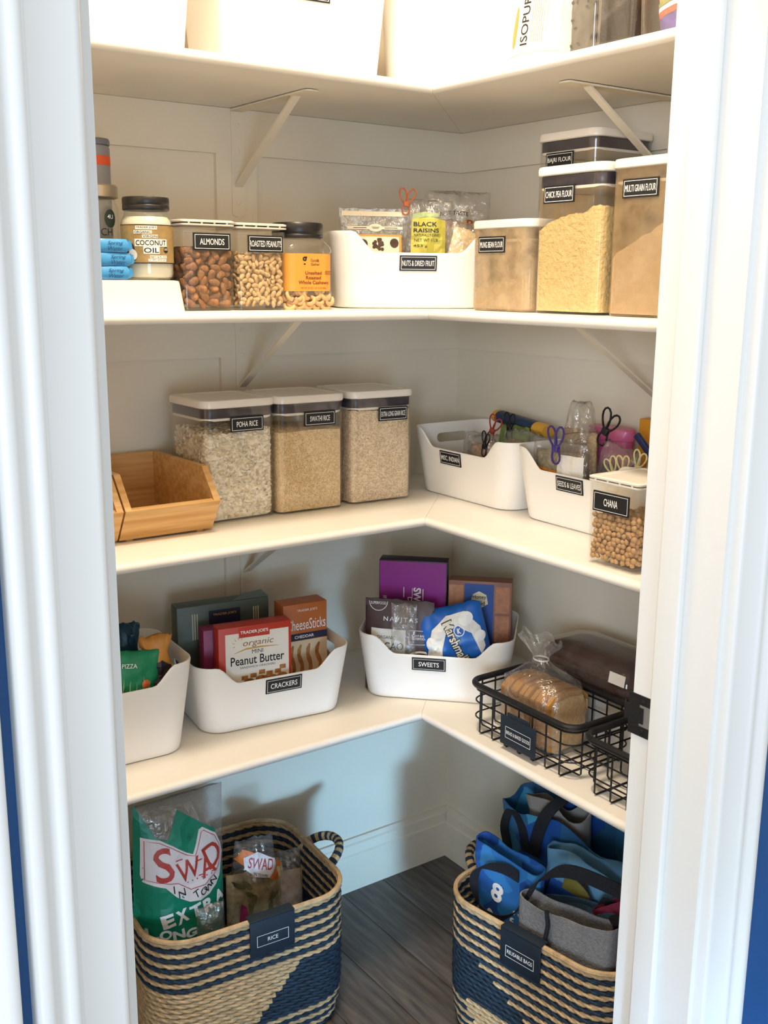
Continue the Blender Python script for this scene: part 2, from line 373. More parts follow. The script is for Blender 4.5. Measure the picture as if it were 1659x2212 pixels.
# corner shelves: two mitred boards with bullnose fronts
def nose(n=7):
    return [(-D+TH/2-TH/2*math.cos(R(-90+180*i/n)), TH/2+TH/2*math.sin(R(-90+180*i/n))) for i in range(n+1)]
SHL = {1: 'top corner shelf carrying white bins and a powder tub, overexposed by the lamp', 2: 'second corner shelf from the top, carrying nuts and flours',
       3: 'third corner shelf from the top, carrying rice canisters and a bamboo bin', 4: 'lowest corner shelf, carrying cracker, sweets and bread baskets'}
for i, zu in ((1, Z1), (2, Z2), (3, Z3), (4, Z4)):
    t = thing('corner_shelf', 'white painted ' + SHL[i], 'shelf', (0, 0, zu))
    pr = nose() + [(0.0 - BT*0, TH), (0.0, 0.0)]
    g = 0.0003
    obj('shelf_board', MB().loft([[(XL, min(y, -0.0004), z) for y, z in pr], [(min(y, -0.0004)-g, min(y, -0.0004), z) for y, z in pr]]), m_shelf, t)
    obj('shelf_board', MB().loft([[(min(x, -0.0004), YF+0.0006, z) for x, z in pr], [(min(x, -0.0004), min(x, -0.0004)-g, z) for x, z in pr]]), m_shelf, t)
# painted steel brackets
def bracket(label, loc, rz):
    t = thing('shelf_bracket', label, 'bracket', loc, rz, 'painted steel shelf brackets')
    w2 = 0.0145; e = BT; h = 0.003
    arc = [(w2*math.cos(R(a)), w2*0.45*math.sin(R(a))) for a in (0, -30, -60, -90, -120, -150, -180)]
    obj('wall_plate', MB().prism([(-w2, -0.006), (w2, -0.006)] + [(a, -0.204+b) for a, b in arc], -e-h, -e, 'xz'), m_wall, t)
    arc2 = [(w2*math.cos(R(a)), w2*0.45*math.sin(R(a))) for a in (180, 210, 240, 270, 300, 330, 360)]
    obj('shelf_plate', MB().prism([(w2, -e), (-w2, -e)] + [(a, -0.300+b) for a, b in arc2], -0.0045, -0.0015, 'xy'), m_wall, t)
    a, b = Vector((0, -e-0.002, -0.150)), Vector((0, -0.247, -0.004))
    d = (b-a).normalized(); nn = Vector((0, -d.z, d.y))
    br = MB().loft([[q+Vector((sx*0.0085, 0, 0))+nn*s for sx, s in ((-1, -0.002), (1, -0.002), (1, 0.002), (-1, 0.002))] for q in (a, b)])
    obj('brace', br, m_wall, t)
    for z in (-0.032, -0.083, -0.183):
        obj('screw', MB().lathe([(0.0042, 0), (0.0040, 0.0014), (0.0025, 0.0024)], 12, T=Matrix.Translation((0, -e-h, z)) @ Matrix.Rotation(R(90), 4, 'X')), m_wall, t)
    return t
for nm, zu in (('top', Z1), ('second', Z2), ('third', Z3), ('lowest', Z4)):
    bracket('painted steel bracket on the back wall under the %s shelf' % nm, (-0.597, 0, zu), 0)
for nm, zu in (('top', Z1), ('second', Z2)):
    bracket('painted steel bracket on the right wall under the %s shelf' % nm, (0, -0.640, zu), -90)
# the ceiling lamp above the aisle
t = thing('ceiling_light', 'round flush ceiling lamp above the pantry aisle', 'lamp', (LAMP[0], LAMP[1], CEIL))
obj('lamp_base', MB().lathe([(0.15, 0), (0.15, -0.012), (0.145, -0.018)], 40), m_trim, t)
obj('lamp_diffuser', MB().lathe([(0.14, -0.018), (0.14, -0.024), (0.12, -0.034), (0.06, -0.040)], 40), emis('lamp_glow', (1.0, 0.82, 0.6), 6), t)
lo.location.z = CEIL-0.046
# ------------------------------------------------------------------ containers
def evaluated_boolean(me, cutters):
    o = bpy.data.objects.new('tmp', me); COL.objects.link(o); cs = []
    for c in cutters:
        co = bpy.data.objects.new('cut', c); COL.objects.link(co); cs.append(co)
        md = o.modifiers.new('b', 'BOOLEAN'); md.operation = 'DIFFERENCE'; md.object = co; md.solver = 'EXACT'
    bpy.context.view_layer.update()
    out = bpy.data.meshes.new_from_object(o.evaluated_get(bpy.context.evaluated_depsgraph_get()))
    for q in [o]+cs: bpy.data.objects.remove(q)
    out.polygons.foreach_set('use_smooth', [True]*len(out.polygons)); out.set_sharp_from_angle(angle=R(38))
    return out
def sstep(a, b, x):
    t = max(0, min(1, (x-a)/(b-a))); return t*t*(3-2*t)
def dense(ring, mx=0.008):
    out = []
    for i, a in enumerate(ring):
        b = ring[(i+1) % len(ring)]; n = max(1, int(math.hypot(b[0]-a[0], b[1]-a[1])/mx))
        out += [(a[0]+(b[0]-a[0])*k/n, a[1]+(b[1]-a[1])*k/n) for k in range(n)]
    return out
def bin_mesh(L=0.335, W=0.240, H=0.145, lo_h=0.106, taper=0.018, dip=(0.088, 0.132), hole=True, name='storage_bin'):
    base = dense(rrect(L, W, 0.042, 8))
    def rim(x, y):
        if abs(y) > W/2-0.045: return lo_h+(H-lo_h)*sstep(dip[0], dip[1], abs(x))
        return H
    def sc_(p, z, ins):
        k = taper*(1-z/H)+ins; return (p[0]-math.copysign(min(k, abs(p[0])), p[0])*min(1, abs(p[0])/(L/2-0.05)), p[1]-math.copysign(min(k, abs(p[1])), p[1])*min(1, abs(p[1])/(W/2-0.05)), z)
    rings = [[sc_(p, 0, 0.006) for p in base], [sc_(p, 0.003, 0.001) for p in base]]
    for t in (0.06, 0.2, 0.4, 0.6, 0.8, 0.93, 0.985): rings.append([sc_(p, rim(*p)*t, 0) for p in base])
    rings.append([sc_(p, rim(*p), 0.0008) for p in base]); rings.append([sc_(p, rim(*p), 0.0024) for p in base])
    for t in (0.985, 0.9, 0.6, 0.3): rings.append([sc_(p, rim(*p)*t, 0.0034) for p in base])
    rings.append([sc_(p, 0.006, 0.0034) for p in base]); rings.append([sc_(p, 0.0035, 0.009) for p in base])
    me = mesh_of(MB().loft(rings), m_white, name, 38)
    if hole:
        c = MB().loft([[(x, a, b+H-0.034) for a, b in rrect(0.088, 0.021, 0.0104, 6)] for x in (-L, L)])
        me = evaluated_boolean(me, [mesh_of(c, m_white, 'cut', 0)])
    return me
BIN = bin_mesh()
BINT = bin_mesh(0.335, 0.235, 0.185, 0.148, 0.020, (0.088, 0.128), True, 'tall_bin')
BINX = bin_mesh(0.350, 0.260, 0.300, 0.300, 0.022, (0.1, 0.14), False, 'lidless_bin')
BINC = bin_mesh(0.300, 0.240, 0.300, 0.300, 0.020, (0.1, 0.14), False, 'corner_bin')
def storage_bin(label, loc, rz, me=None, text=None, lx=0, lz=0.085, lw=0.072, group='white plastic storage bins', W=0.24, taper=0.018, H=0.145, lh=0.029):
    t = thing('storage_bin', label, 'bin', loc, rz, group)
    link('tub', me or BIN, t)
    if text is not None:
        y = -(W/2-taper*(1-lz/H))-0.0002
        s = sticker(t, text, lx, y, lz, lw, lh); s.rotation_euler.x = math.atan(taper/H)
    return t

def canister(label, loc, rz, h, text, lx, lz, w=0.160, body=None, group='clear canisters with white push lids', lw=0.072, d=None, lh=0.029, tw=None):
    """square clear canister: white lid rim, plum gasket seen through the wall, white insert below it"""
    d = d or w; t = thing('food_canister', label, 'canister', loc, rz, group)
    lidh = 0.016; hb = h-lidh; r = 0.022
    def rg(ins, z, rr=r): return [(x, y, z) for x, y in rrect(w-2*ins, d-2*ins, rr-ins*0.6, 6)]
    b = MB().loft([rg(0.006, 0), rg(0.002, 0.0012), rg(0.0004, 0.004), rg(0, 0.010), rg(0, hb-0.004), rg(-0.0012, hb-0.001), rg(-0.0012, hb), rg(0.0010, hb), rg(0.0018, hb-0.004), rg(0.0018, 0.006), rg(0.006, 0.004)])
    obj('body', b, body or m_clear, t)
    lid = MB().loft([rg(0.0, hb+0.0002), rg(-0.0022, hb+0.002), rg(-0.0026, hb+lidh-0.005), rg(-0.001, hb+lidh-0.001), rg(0.003, hb+lidh), rg(0.012, hb+lidh-0.0002), rg(0.014, hb+lidh-0.0025)])
    obj('lid', lid, m_whiteg, t)
    obj('gasket', MB().loft([rg(0.0032, hb-0.0190), rg(0.0026, hb-0.0175), rg(0.0026, hb-0.0015), rg(0.0032, hb-0.0002)]), m_gask, t)
    ring = rrect(w-0.0064, d-0.0064, r-0.002, 6)
    def wav(x, y): return 0.004*(1-sstep(0.0, 1, 2*abs(abs(x)/(w/2)-abs(y)/(d/2)))) 
    ins = [[(x*k, y*k, hb-0.0192-(0.0065 if e else 0)+wav(x, y)*(1 if e else 0.6)) for x, y in ring] for k, e in ((1, 0), (1.0, 1), (0.97, 1))]
    obj('lid_insert', MB().loft(ins), m_whiteg, t)
    if text is not None: sticker(t, text, lx, -d/2-0.0003, lz, lw, lh, tw)
    return t
def nz3(x, y, z, s=1.0): return noise.noise(Vector((x*s, y*s, z*s)))
def fill(name, label, cat, loc, rz, w, d, h, m, rough=0.004, slope=0.0, dome=0.0, r=0.019, z0=0.0046, seed=0, freq=60, step=0.0):
    """a powder or grain mass filling the lower part of a canister"""
    ring = dense(rrect(w, d, r, 5), 0.006)
    def top(x, y): return h + slope*x/(w/2)*0.5 + dome*(1-(2*x/w)**2) + rough*(nz3(x+seed, y, 0.3, freq)+0.5*nz3(x, y+seed, 0.7, freq*2.6))
    rings = [[(x, y, z0) for x, y in ring]]
    for t_ in (0.25, 0.5, 0.75): rings.append([(x, y, z0+(top(x, y)-z0)*t_) for x, y in ring])
    for k in (1.0, 0.93, 0.8, 0.6, 0.35, 0.12): rings.append([(x*k, y*k, top(x*k, y*k)) for x, y in ring])
    o = obj(name, MB().loft(rings), m, None, loc, (0, 0, R(rz)), smooth=60)
    return tag(o, label, cat, kind='stuff'), top
def grains(o_name, label, cat, loc, rz, w, d, top, n, ga, gb, gc, m, z0=0.005, core=None, r=0.018, flat=False, group=None):
    """thousands of loose grains pressed against the clear front, sides and top, one mass in a few shades"""
    mb = core or MB(); ins = gc*1.3+(0.0036 if flat else 0.0010)
    segs = [(w-2*r, 'f'), (d-2*r, 'l'), (d-2*r, 'r'), (r*PI/2, 'a'), (r*PI/2, 'b'), ((w+d)*0.35, 't')]; tot = sum(q[0] for q in segs)
    for L_, c in segs:
        for _ in range(int(n*L_/tot)):
            u = random.uniform(-0.5, 0.5)
            if c == 'f': x, y, nrm = u*(w-2*r), -d/2+ins, Vector((0, -1, 0))
            elif c == 'l': x, y, nrm = -w/2+ins, u*(d-2*r), Vector((-1, 0, 0))
            elif c == 'r': x, y, nrm = w/2-ins, u*(d-2*r), Vector((1, 0, 0))
            elif c in 'ab':
                a = R(-90+(u+0.5)*90*(1 if c == 'b' else -1)); nrm = Vector((math.cos(a), math.sin(a), 0))
                x, y = (w/2-r)*(1 if c == 'b' else -1)+(r-ins)*nrm.x, -d/2+r+(r-ins)*nrm.y
            else: x, y, nrm = u*(w-0.020), random.uniform(-0.5, 0.5)*(d-0.020), Vector((0, 0, 1))
            z = top(x, y)+gc*0.3 if c == 't' else z0+gb+random.random()*(top(x, y)-z0-gb*1.2)
            t1 = Vector((random.gauss(0, 1), random.gauss(0, 1), random.gauss(0, 0.45 if flat else 0.8))); t1 = (t1-nrm*t1.dot(nrm)*(0.95 if c != 't' else 0.8)).normalized()
            t2 = nrm.cross(t1).normalized(); t3 = t1.cross(t2)
            if flat:
                an = random.gauss(0, 0.45); t2, t3 = t2*math.cos(an)+t3*math.sin(an), t3*math.cos(an)-t2*math.sin(an)
            P = Vector((x, y, z)); a, b, e = ga*random.uniform(0.8, 1.15), gb*random.uniform(0.8, 1.15), gc; k = random.randrange(3)
            if flat:
                V = [P-t1*a, P+t2*b-t1*a*0.3+t3*e*0.5, P+t1*a, P-t2*b+t1*a*0.2+t3*e*0.4, P+t3*e]
                mb.add(V, [(0, 1, 4), (1, 2, 4), (2, 3, 4), (3, 0, 4), (3, 2, 1, 0)], k)
            else:
                V = [P-t1*a, P+t1*a, P+t2*b, P-t2*b, P+t3*e, P-t3*e]
                mb.add(V, [(0, 2, 4), (2, 1, 4), (1, 3, 4), (3, 0, 4), (2, 0, 5), (1, 2, 5), (3, 1, 5), (0, 3, 5)], k)
    return tag(obj(o_name, mb, m, None, loc, (0, 0, R(rz)), smooth=25, fix=False), label, cat, group, 'stuff')

# loose nuts and pulses: one mesh per kind, every one at the wall is its own object
def blob(fn, nu=8, nv=6):
    rings = []
    for k in range(nv+1):
        v = PI*k/nv
        rings.append([fn(2*PI*i/nu, v) for i in range(nu)])
    return MB().loft(rings)
m_alm = mat('almond_skin', '#94643a', 0.55, 0.28, 120, 0.5, 350)
m_pnt = mat('peanut', '#d8b684', 0.5, 0.14, 90, 0.2, 300)
m_csh = mat('cashew', '#d9b27c', 0.5, 0.12, 90, 0.2, 300)
m_chk = mat('chickpea', '#c99f6e', 0.55, 0.16, 90, 0.3, 300)
def almond():
    def fn(u, v):
        z = -math.cos(v); r = math.sin(v)**0.9*(1-0.32*z)*1.1
        return (0.0065*r*math.cos(u), 0.0042*r*math.sin(u), 0.0115*z)
    return mesh_of(blob(fn), m_alm, 'almond', 70)
def peanut():
    def fn(u, v):
        z = -math.cos(v); r = math.sin(v)**0.8
        return (0.0043*r*math.cos(u), 0.0036*r*math.sin(u)*(1 if math.sin(u) > 0 else 0.55), 0.0070*z)
    return mesh_of(blob(fn), m_pnt, 'peanut', 70)
def chickpea():
    def fn(u, v):
        z = -math.cos(v); r = math.sin(v)*(1+0.07*math.cos(2*u))
        return (0.0050*r*math.cos(u), 0.0048*r*math.sin(u), 0.0050*z + (0.0014 if v > 3.0 else 0))
    return mesh_of(blob(fn, 9, 7), m_chk, 'chickpea', 70)
def cashew():
    pts = []; rr = []
    for k in range(9):
        a = R(-105+210*k/8); pts.append((0.0078*math.cos(a), 0.0, 0.0090*math.sin(a))); rr.append(0.0047*(0.35+0.65*math.sin(PI*(k+0.5)/9)**0.6))
    return mesh_of(MB().tube(pts, rr, 7), m_csh, 'cashew', 70)
NUT = {'almond': almond(), 'peanut': peanut(), 'chickpea': chickpea(), 'cashew': cashew()}
def pack(kind, label, group, loc, rz, w, d, h, sx, sz, half, faces, z0=0.006, jit=0.25, tilt=1.0, fill_label=None, lo_z=None, top=True):
    """nuts in staggered rows along the clear walls; those behind them are one mass"""
    T = Matrix.Translation(loc) @ Matrix.Rotation(R(rz), 4, 'Z'); me = NUT[kind]; inner = MB()
    src = [tuple(v.co) for v in me.vertices]; srf = [tuple(p.vertices) for p in me.polygons]
    def put(p, nrm, single, flat=False):
        ang = random.uniform(0, PI) if kind in ('chickpea',) else random.gauss(PI/2, 0.55*tilt) if random.random() < 0.75 else random.uniform(0, PI)
        q = nrm.to_track_quat('Y', 'Z').to_matrix().to_4x4() @ Matrix.Rotation(ang, 4, 'Y') @ Matrix.Rotation(random.gauss(0, 0.35), 4, 'X') @ Matrix.Rotation(random.gauss(0, 0.35), 4, 'Z')
        s_ = random.uniform(0.86, 1.08); q = q @ Matrix.Scale(s_, 4)
        Mx = Matrix.Translation(p) @ q
        if single:
            o = bpy.data.objects.new(kind, me); COL.objects.link(o); o.matrix_world = T @ Mx; tag(o, label, kind, group)
        else: inner.add(src, srf, 0, Mx)
    for c in faces:
        L = w if c == 'f' else d
        nrm = {'f': Vector((0, -1, 0)), 'l': Vector((-1, 0, 0)), 'r': Vector((1, 0, 0))}[c]
        rows = int((h-z0)/sz)
        for layer in (0, 1):
            for j in range(rows+1):
                n = max(1, int((L-0.006)/sx)); off = 0.5 if (j+layer) % 2 else 0
                for i in range(n):
                    u = (i+0.5+off*0.6-0.15)/n*(L-0.006)-(L-0.006)/2+random.gauss(0, jit*0.25)*sx
                    u = max(-L/2+half*1.3, min(L/2-half*1.3, u))
                    z = z0+half+(j+(0.5 if layer else 0))*sz+random.gauss(0, jit*0.25)*sz
                    if z > h+random.uniform(-0.4, 0.5)*sz: continue
                    if lo_z and z > lo_z: continue
                    dep = half*(1.12 if layer == 0 else 2.7)
                    if c == 'f': p = Vector((u, -d/2+dep, z))
                    elif c == 'l': p = Vector((-w/2+dep, u, z))
                    else: p = Vector((w/2-dep, u, z))
                    if c != 'f' and p.y < -d/2+half*3.4: continue
                    put(p, nrm, layer == 0)
    if top:
        n1, n2 = max(1, int(w/sx)), max(1, int(d/sx))
        for i in range(n1):
            for j in range(n2):
                p = Vector(((i+0.5)/n1*(w-half*2)-(w/2-half), (j+0.5)/n2*(d-half*2)-(d/2-half), h-half+random.gauss(0, half*0.5)))
                if p.y > -d/2+half*4 and abs(p.x) < w/2-half*2: put(p, Vector((0, 0, 1)), False)
    inner.box(-w/2+half*4, w/2-half*4, -d/2+half*4, d/2-half*4, z0+0.002, h-half*1.8)
    tag(obj(kind+'_filling', inner, me.materials[0], None, loc, (0, 0, R(rz)), smooth=60, fix=False), fill_label, kind+' mass', None, 'stuff')

def filling(th, part, w, h, t, m, seed, shape='pillow', z=0.004, y=0.0, x=0.0):
    """the food seen inside a clear bag, a part of the bag"""
    q, _ = bag('tmp', None, None, (0, 0, 0), 0, w, h, t, m, shape=shape, seed=seed, part=part, nu=16, nv=16)
    c = q.children[0]; c.parent = th; c.location = (x, y, z); bpy.data.objects.remove(q)
    return c
def bag(name, label, cat, loc, rz, w, h, t, m, rx=0, ry=0, shape='pillow', crumple=0.004, nu=26, nv=30, seed=0, group=None, topw=1.0, botw=1.0, gather=None, sub=None, part=None, freq=14):
    """a filled bag or pouch: front and back skins bulging from sealed edges. Returns the thing and a wrap for print on its front."""
    th = thing(name, label, cat, loc, rz, group, rx, ry)
    def prof(u, v):
        a = max(0.0, 1-abs(2*u)**2.6)**0.55
        if shape == 'pillow': b = max(0.0, 1-abs(2*v-1)**3)**0.6
        elif shape == 'pouch': b = max(0.0, 1-max(0, (v-0.02)/0.93)**1.8)**0.8 if v > 0.02 else 0.92
        else: b = max(0.12, 1-0.75*sstep(0.35, 0.8, v)) if v < 0.97 else 0.14
        return a*b
    def wid(v):
        k = botw+(topw-botw)*v
        if gather: k *= 1-gather[1]*math.exp(-((v-gather[0])/0.085)**2)
        return k*w
    def P(u, v, s, off=0.0):
        k = crumple*noise.noise(Vector((u*w*freq*3+seed, v*h*freq*3, s*5+seed)))+crumple*0.35*noise.noise(Vector((u*w*freq*7+seed, v*h*freq*7, s*3)))
        g = (1-gather[1]*0.7*math.exp(-((v-gather[0])/0.085)**2)) if gather else 1
        y = s*(t/2*prof(u, v)*g+0.0012)+k*(0.25+prof(u, v))+s*off
        return (u*wid(v), y, v*h + (crumple*1.4*noise.noise(Vector((u*9+seed, 3.3, seed))) if v > 0.9 else 0))
    mb = MB(); rings = []
    for j in range(nv+1):
        v = j/nv; rings.append([P(-0.5+i/nu, v, -1) for i in range(nu+1)] + [P(0.5-i/nu, v, 1) for i in range(nu+1)])
    mb.loft(rings)
    obj(part or 'wrapper', mb, m, th, smooth=75)
    def wrap(x, z):
        v = max(0, min(1, z/h)); u = max(-0.5, min(0.5, x/wid(v))); q = P(u, v, -1, 0.0010+crumple*0.22); return (x, q[1], z)
    return th, wrap
def carton(name, label, cat, loc, rz, w, d, h, m, rx=0, ry=0, group=None, m_side=None):
    t = thing(name, label, cat, loc, rz, group, rx, ry)
    obj('carton_body', MB().rbox(w, d, 0, h, 0.0012, 0.0010, n=2), m, t)
    return t
def clip(label, loc, rz, col, s=1.0, rx=0, ry=0, mat_=None):
    """coated wire bag clip: two ear loops above a grip block and a jaw loop below"""
    m = mat_ or mat('clip_coating', col, 0.4, 0.06, 60)
    t = thing('bag_clip', label, 'clip', loc, rz, 'coated wire bag clips', rx, ry)
    def loop(L, w_, n=14): return [(w_*math.sin(2*PI*i/n)*(0.55+0.45*(1-math.cos(2*PI*i/n))/2), 0, L*(1-math.cos(2*PI*i/n))/2) for i in range(n)]
    for a in (-1, 1):
        obj('handle_loop', MB().tube(loop(0.036*s, 0.0105*s), 0.0019*s, 6, True), m, t, (a*0.003*s, -a*0.002, 0.002*s), (0, R(a*19), 0))
    obj('jaw_loop', MB().tube(loop(-0.030*s, 0.011*s), 0.0019*s, 6, True), m, t, (0, 0, 0.004*s))
    obj('grip', MB().rbox(0.013*s, 0.009*s, -0.006*s, 0.006*s, 0.002*s, 0.001*s), m, t)
    return t
# ------------------------------------------------------------------ top shelf
BXK = dict(me=BINX, W=0.26, taper=0.022, H=0.30, group='tall white bins on the top shelf')
storage_bin('tall white bin at the left end of the top shelf', (-0.988, -0.205, S1), -3, **BXK)
storage_bin('tall white bin with a black label, middle of the top shelf', (-0.592, -0.195, S1), -5, text='', lx=-0.004, lz=0.142, lw=0.078, lh=0.036, **BXK)
storage_bin('tall white bin set across the corner of the top shelf', (-0.203, -0.222, S1), -45, **{**BXK, 'me': BINC})
# clear divider bin holding the powder tub and packets
def clear_bin(label, loc, rz, w, d, h):
    t = thing('clear_bin', label, 'bin', loc, rz, 'clear acrylic bins on the top shelf')
    ring = lambda i, z: [(x, y, z) for x, y in rrect(w-2*i, d-2*i, 0.012, 4)]
    obj('tray', MB().loft([ring(0.003, 0), ring(0, 0.004), ring(-0.004, h-0.004), ring(-0.006, h), ring(-0.003, h), ring(0.002, 0.006)]), m_clear, t)
    return t
m_tub = mat('tub_plastic', '#efe2cf', 0.35, 0.02, 20)
m_org = mat('print_orange', '#d98b3c', 0.6, 0.08, 30)
m_brown = mat('ground_coffee', '#170e08', 0.8, 0.3, 200, 0.5, 400)
t = thing('powder_tub', 'large white protein powder tub on the top shelf', 'tub', (-0.275, -0.588, S1+0.0005), -75)
obj('tub_body', MB().lathe([(0.076, 0), (0.080, 0.004), (0.081, 0.02), (0.078, 0.05), (0.065, 0.13), (0.052, 0.20), (0.050, 0.21)], 40), m_tub, t)
obj('tub_lid', MB().lathe([(0.054, 0.211), (0.054, 0.235), (0.050, 0.238)], 32), m_white, t)
def cone_wrap(x, z):
    r_ = 0.0822-0.0000*z if z < 0.02 else (0.0822+(0.0662-0.0782)*0 - (0.0032)*min(1, (z-0.02)/0.03) - (0.013)*max(0, z-0.05)/0.08)
    a = x/r_; return (r_*math.sin(a), -r_*math.cos(a), z)
m_pap = mat('paper_label', '#f3ece0', 0.6, 0.02, 30)
lab = printed('label', rect(-0.062, 0.048, 0.024, 0.165), t, m_pap, wrap=cone_wrap, step=0.008)
cw2 = lambda x, z: tuple(Vector(cone_wrap(x, z))*1.0 + (Vector(cone_wrap(x, z))-Vector((0, 0, z))).normalized()*0.0008)
printed('lettering', words('ISOPURE', -0.018, 0.083, 0.092, 0.017, 0.01, rot=90), lab, m_dark, wrap=cw2, step=0.006)
printed('stripe', join(*[rect(-0.004+k*0.0035, -0.0028+k*0.0035, 0.04, 0.15-0.008*(k % 3)) for k in range(7)]), lab, mat('print_grey', '#8a8478', 0.6), wrap=cw2, step=0.01)
printed('swirl', ell(-0.047, 0.07, 0.008, 0.035), lab, m_org, wrap=cw2, step=0.006)
m_greyp = mat('grey_pouch_film', '#4a4741', 0.4, 0.15, 40, 0.4, 60)
th, wr = bag('leaf_pouch', 'grey pouch printed with small dark leaves, on the top shelf', 'pouch', (-0.285, -0.690, S1+0.0006), -82, 0.105, 0.19, 0.05, m_greyp, shape='pouch', seed=3)
printed('leaf_print', join(*[ell(random.uniform(-0.04, 0.04), random.uniform(0.02, 0.17), 0.0045, 0.0022, 10, random.uniform(0, 180)) for _ in range(26)]), th, m_dark, wrap=wr, step=0.01)
clear_bin('clear acrylic bin around the leaf-print pouch on the top shelf', (-0.285, -0.688, S1+0.0004), -88, 0.118, 0.13, 0.15)
def jar_block(name, label, cat, loc, rz, w, d, h, m, body):
    t = thing(name, label, cat, loc, rz); ring = lambda i, z: [(x, y, z) for x, y in rrect(w-2*i, d-2*i, 0.008, 4)]
    obj('body', MB().loft([ring(0.002, 0), ring(0, 0.003), ring(0, h), ring(0.0015, h), ring(0.0015, 0.004)]), body, t)
    obj('lid', MB().loft([ring(-0.002, h+0.0003), ring(-0.002, h+0.014), ring(0.002, h+0.016)]), m_whiteg, t)
    return t
jar_block('coffee_canister', 'clear canister full of dark ground coffee on the top shelf', 'canister', (-0.295, -0.792, S1+0.0004), -90, 0.078, 0.11, 0.19, m_brown, m_clear)
fill('ground_coffee', 'dark brown ground coffee inside the clear top-shelf canister', 'coffee', (-0.295, -0.792, S1+0.0004), -90, 0.072, 0.104, 0.16, m_brown, r=0.006)
clear_bin('clear acrylic bin of snack packets at the right end of the top shelf', (-0.280, -0.925, S1+0.0004), -90, 0.160, 0.15, 0.16)
m_tan = mat('tan_packet', '#b98a52', 0.5, 0.18, 30, 0.3, 60); m_sno = mat('snack_orange', '#d08a3a', 0.45, 0.2, 30, 0.3, 60)
bag('tan_packet', 'tan snack packet inside the clear bin on the top shelf', 'packet', (-0.240, -0.895, S1+0.007), -90, 0.085, 0.17, 0.035, m_tan, seed=8)
th, wr = bag('chip_bag', 'orange snack bag with purple foot and white stripe on the top shelf', 'snack bag', (-0.310, -0.925, S1+0.007), -84, 0.125, 0.18, 0.045, m_sno, shape='pouch', ry=-10, seed=5)
m_pur = mat('print_purple', '#4a3a86', 0.5, 0.1, 40); m_red = mat('print_red', '#c2482c', 0.5, 0.1, 40); m_grn = mat('print_green', '#6f7a3e', 0.5, 0.1, 40)
printed('purple_band', rect(-0.062, 0.062, 0.002, 0.036), th, m_pur, wrap=wr, step=0.008)
printed('red_stripe', rect(-0.062, 0.062, 0.037, 0.045), th, m_red, wrap=wr, step=0.008)
printed('white_stripe', rect(-0.062, 0.062, 0.046, 0.052), th, m_ink, wrap=wr, step=0.008)
printed('green_stripe', rect(-0.062, 0.062, 0.053, 0.060), th, m_grn, wrap=wr, step=0.008)
printed('lettering', words('NET WT', 0.012, 0.020, 0.036, 0.011, 0.02), th, m_ink, wrap=lambda x, z: (x, wr(x, z)[1]-0.0006, z), step=0.008)

# ------------------------------------------------------------------ second shelf, left run
t = thing('shelf_riser', 'low white riser at the left end of the second shelf', 'riser', (-1.02, -0.255, S2), 0)
def rg(w_, d_, z): return [(x, y, z) for x, y in rrect(w_, d_, 0.012, 5)]
obj('riser_body', MB().loft([rg(0.276, 0.222, 0), rg(0.274, 0.220, 0.002), rg(0.264, 0.208, 0.046), rg(0.262, 0.206, 0.050), rg(0.250, 0.194, 0.0512)]), m_whiteg, t)
RZ = S2+0.0515
m_tis = mat('blue_wrapper', '#3f8fc8', 0.3, 0.08, 40, 0.3, 70)
m_tisink = mat('wrapper_ink', '#123e6e', 0.5)
for k in range(3):
    t = thing('tissue_pack', ['lowest', 'middle', 'topmost'][k] + ' of three stacked blue wrapped packs beside the coconut oil', 'packet', (-1.020+0.002*(k % 2), -0.315, RZ+0.0003+k*0.0214), (-2, 3, -1)[k], 'blue wrapped packs')
    obj('wrapper', MB().loft([[(x, y*sc_, z) for x, y in rrect(0.092+dx, 0.075, 0.006, 4)] for z, sc_, dx in ((0, 0.94, -0.006), (0.003, 1, 0.0), (0.010, 1.02, 0.004), (0.017, 1, 0), (0.0208, 0.93, -0.006))]), m_tis, t)
    printed('lettering', join(words('Spring', 0.022, 0.0138, 0.026, 0.0072, 0, 0.35), words('Water', 0.022, 0.006, 0.024, 0.0062, 0, 0.35)), t, m_tisink, y=-0.0389)
    obj('end_fold', MB().prism([(0.047, 0.002), (0.0535, 0.006), (0.052, 0.018), (0.047, 0.019)], -0.030, 0.030, 'xz'), m_tis, t)
# coconut oil jar
m_oil = mat('coconut_oil', '#d9d2bf', 0.4, 0.05, 20); m_kraft = mat('kraft_label', '#a08452', 0.6, 0.18, 45, 0.2, 120)
t = thing('oil_jar', 'glass jar of coconut oil with black lid and kraft label', 'jar', (-0.922, -0.300, RZ), -19)
obj('glass', MB().lathe([(0.036, 0), (0.041, 0.003), (0.0428, 0.010), (0.0428, 0.088), (0.041, 0.097), (0.0365, 0.104), (0.0355, 0.110), (0.0355, 0.113)], 48), m_glass, t)
obj('oil', MB().lathe([(0.034, 0.003), (0.039, 0.005), (0.0412, 0.011), (0.0412, 0.087), (0.0395, 0.095), (0.035, 0.102)], 40), m_oil, t)
obj('lid', MB().lathe([(0.0375, 0.1125), (0.0385, 0.114), (0.0385, 0.120), (0.0378, 0.121), (0.0385, 0.122), (0.0385, 0.131), (0.0375, 0.1335), (0.030, 0.1342)], 48), m_jlid, t)
cyl = lambda r_: (lambda x, z: (r_*math.sin(x/r_), -r_*math.cos(x/r_), z))
lab = printed('label', rect(-0.062, 0.062, 0.027, 0.0885), t, m_kraft, wrap=cyl(0.0434), step=0.004)
printed('edge_lines', join(rect(-0.062, 0.062, 0.0265, 0.0280), rect(-0.062, 0.062, 0.0878, 0.0890)), lab, m_dark, wrap=cyl(0.0437), step=0.004)
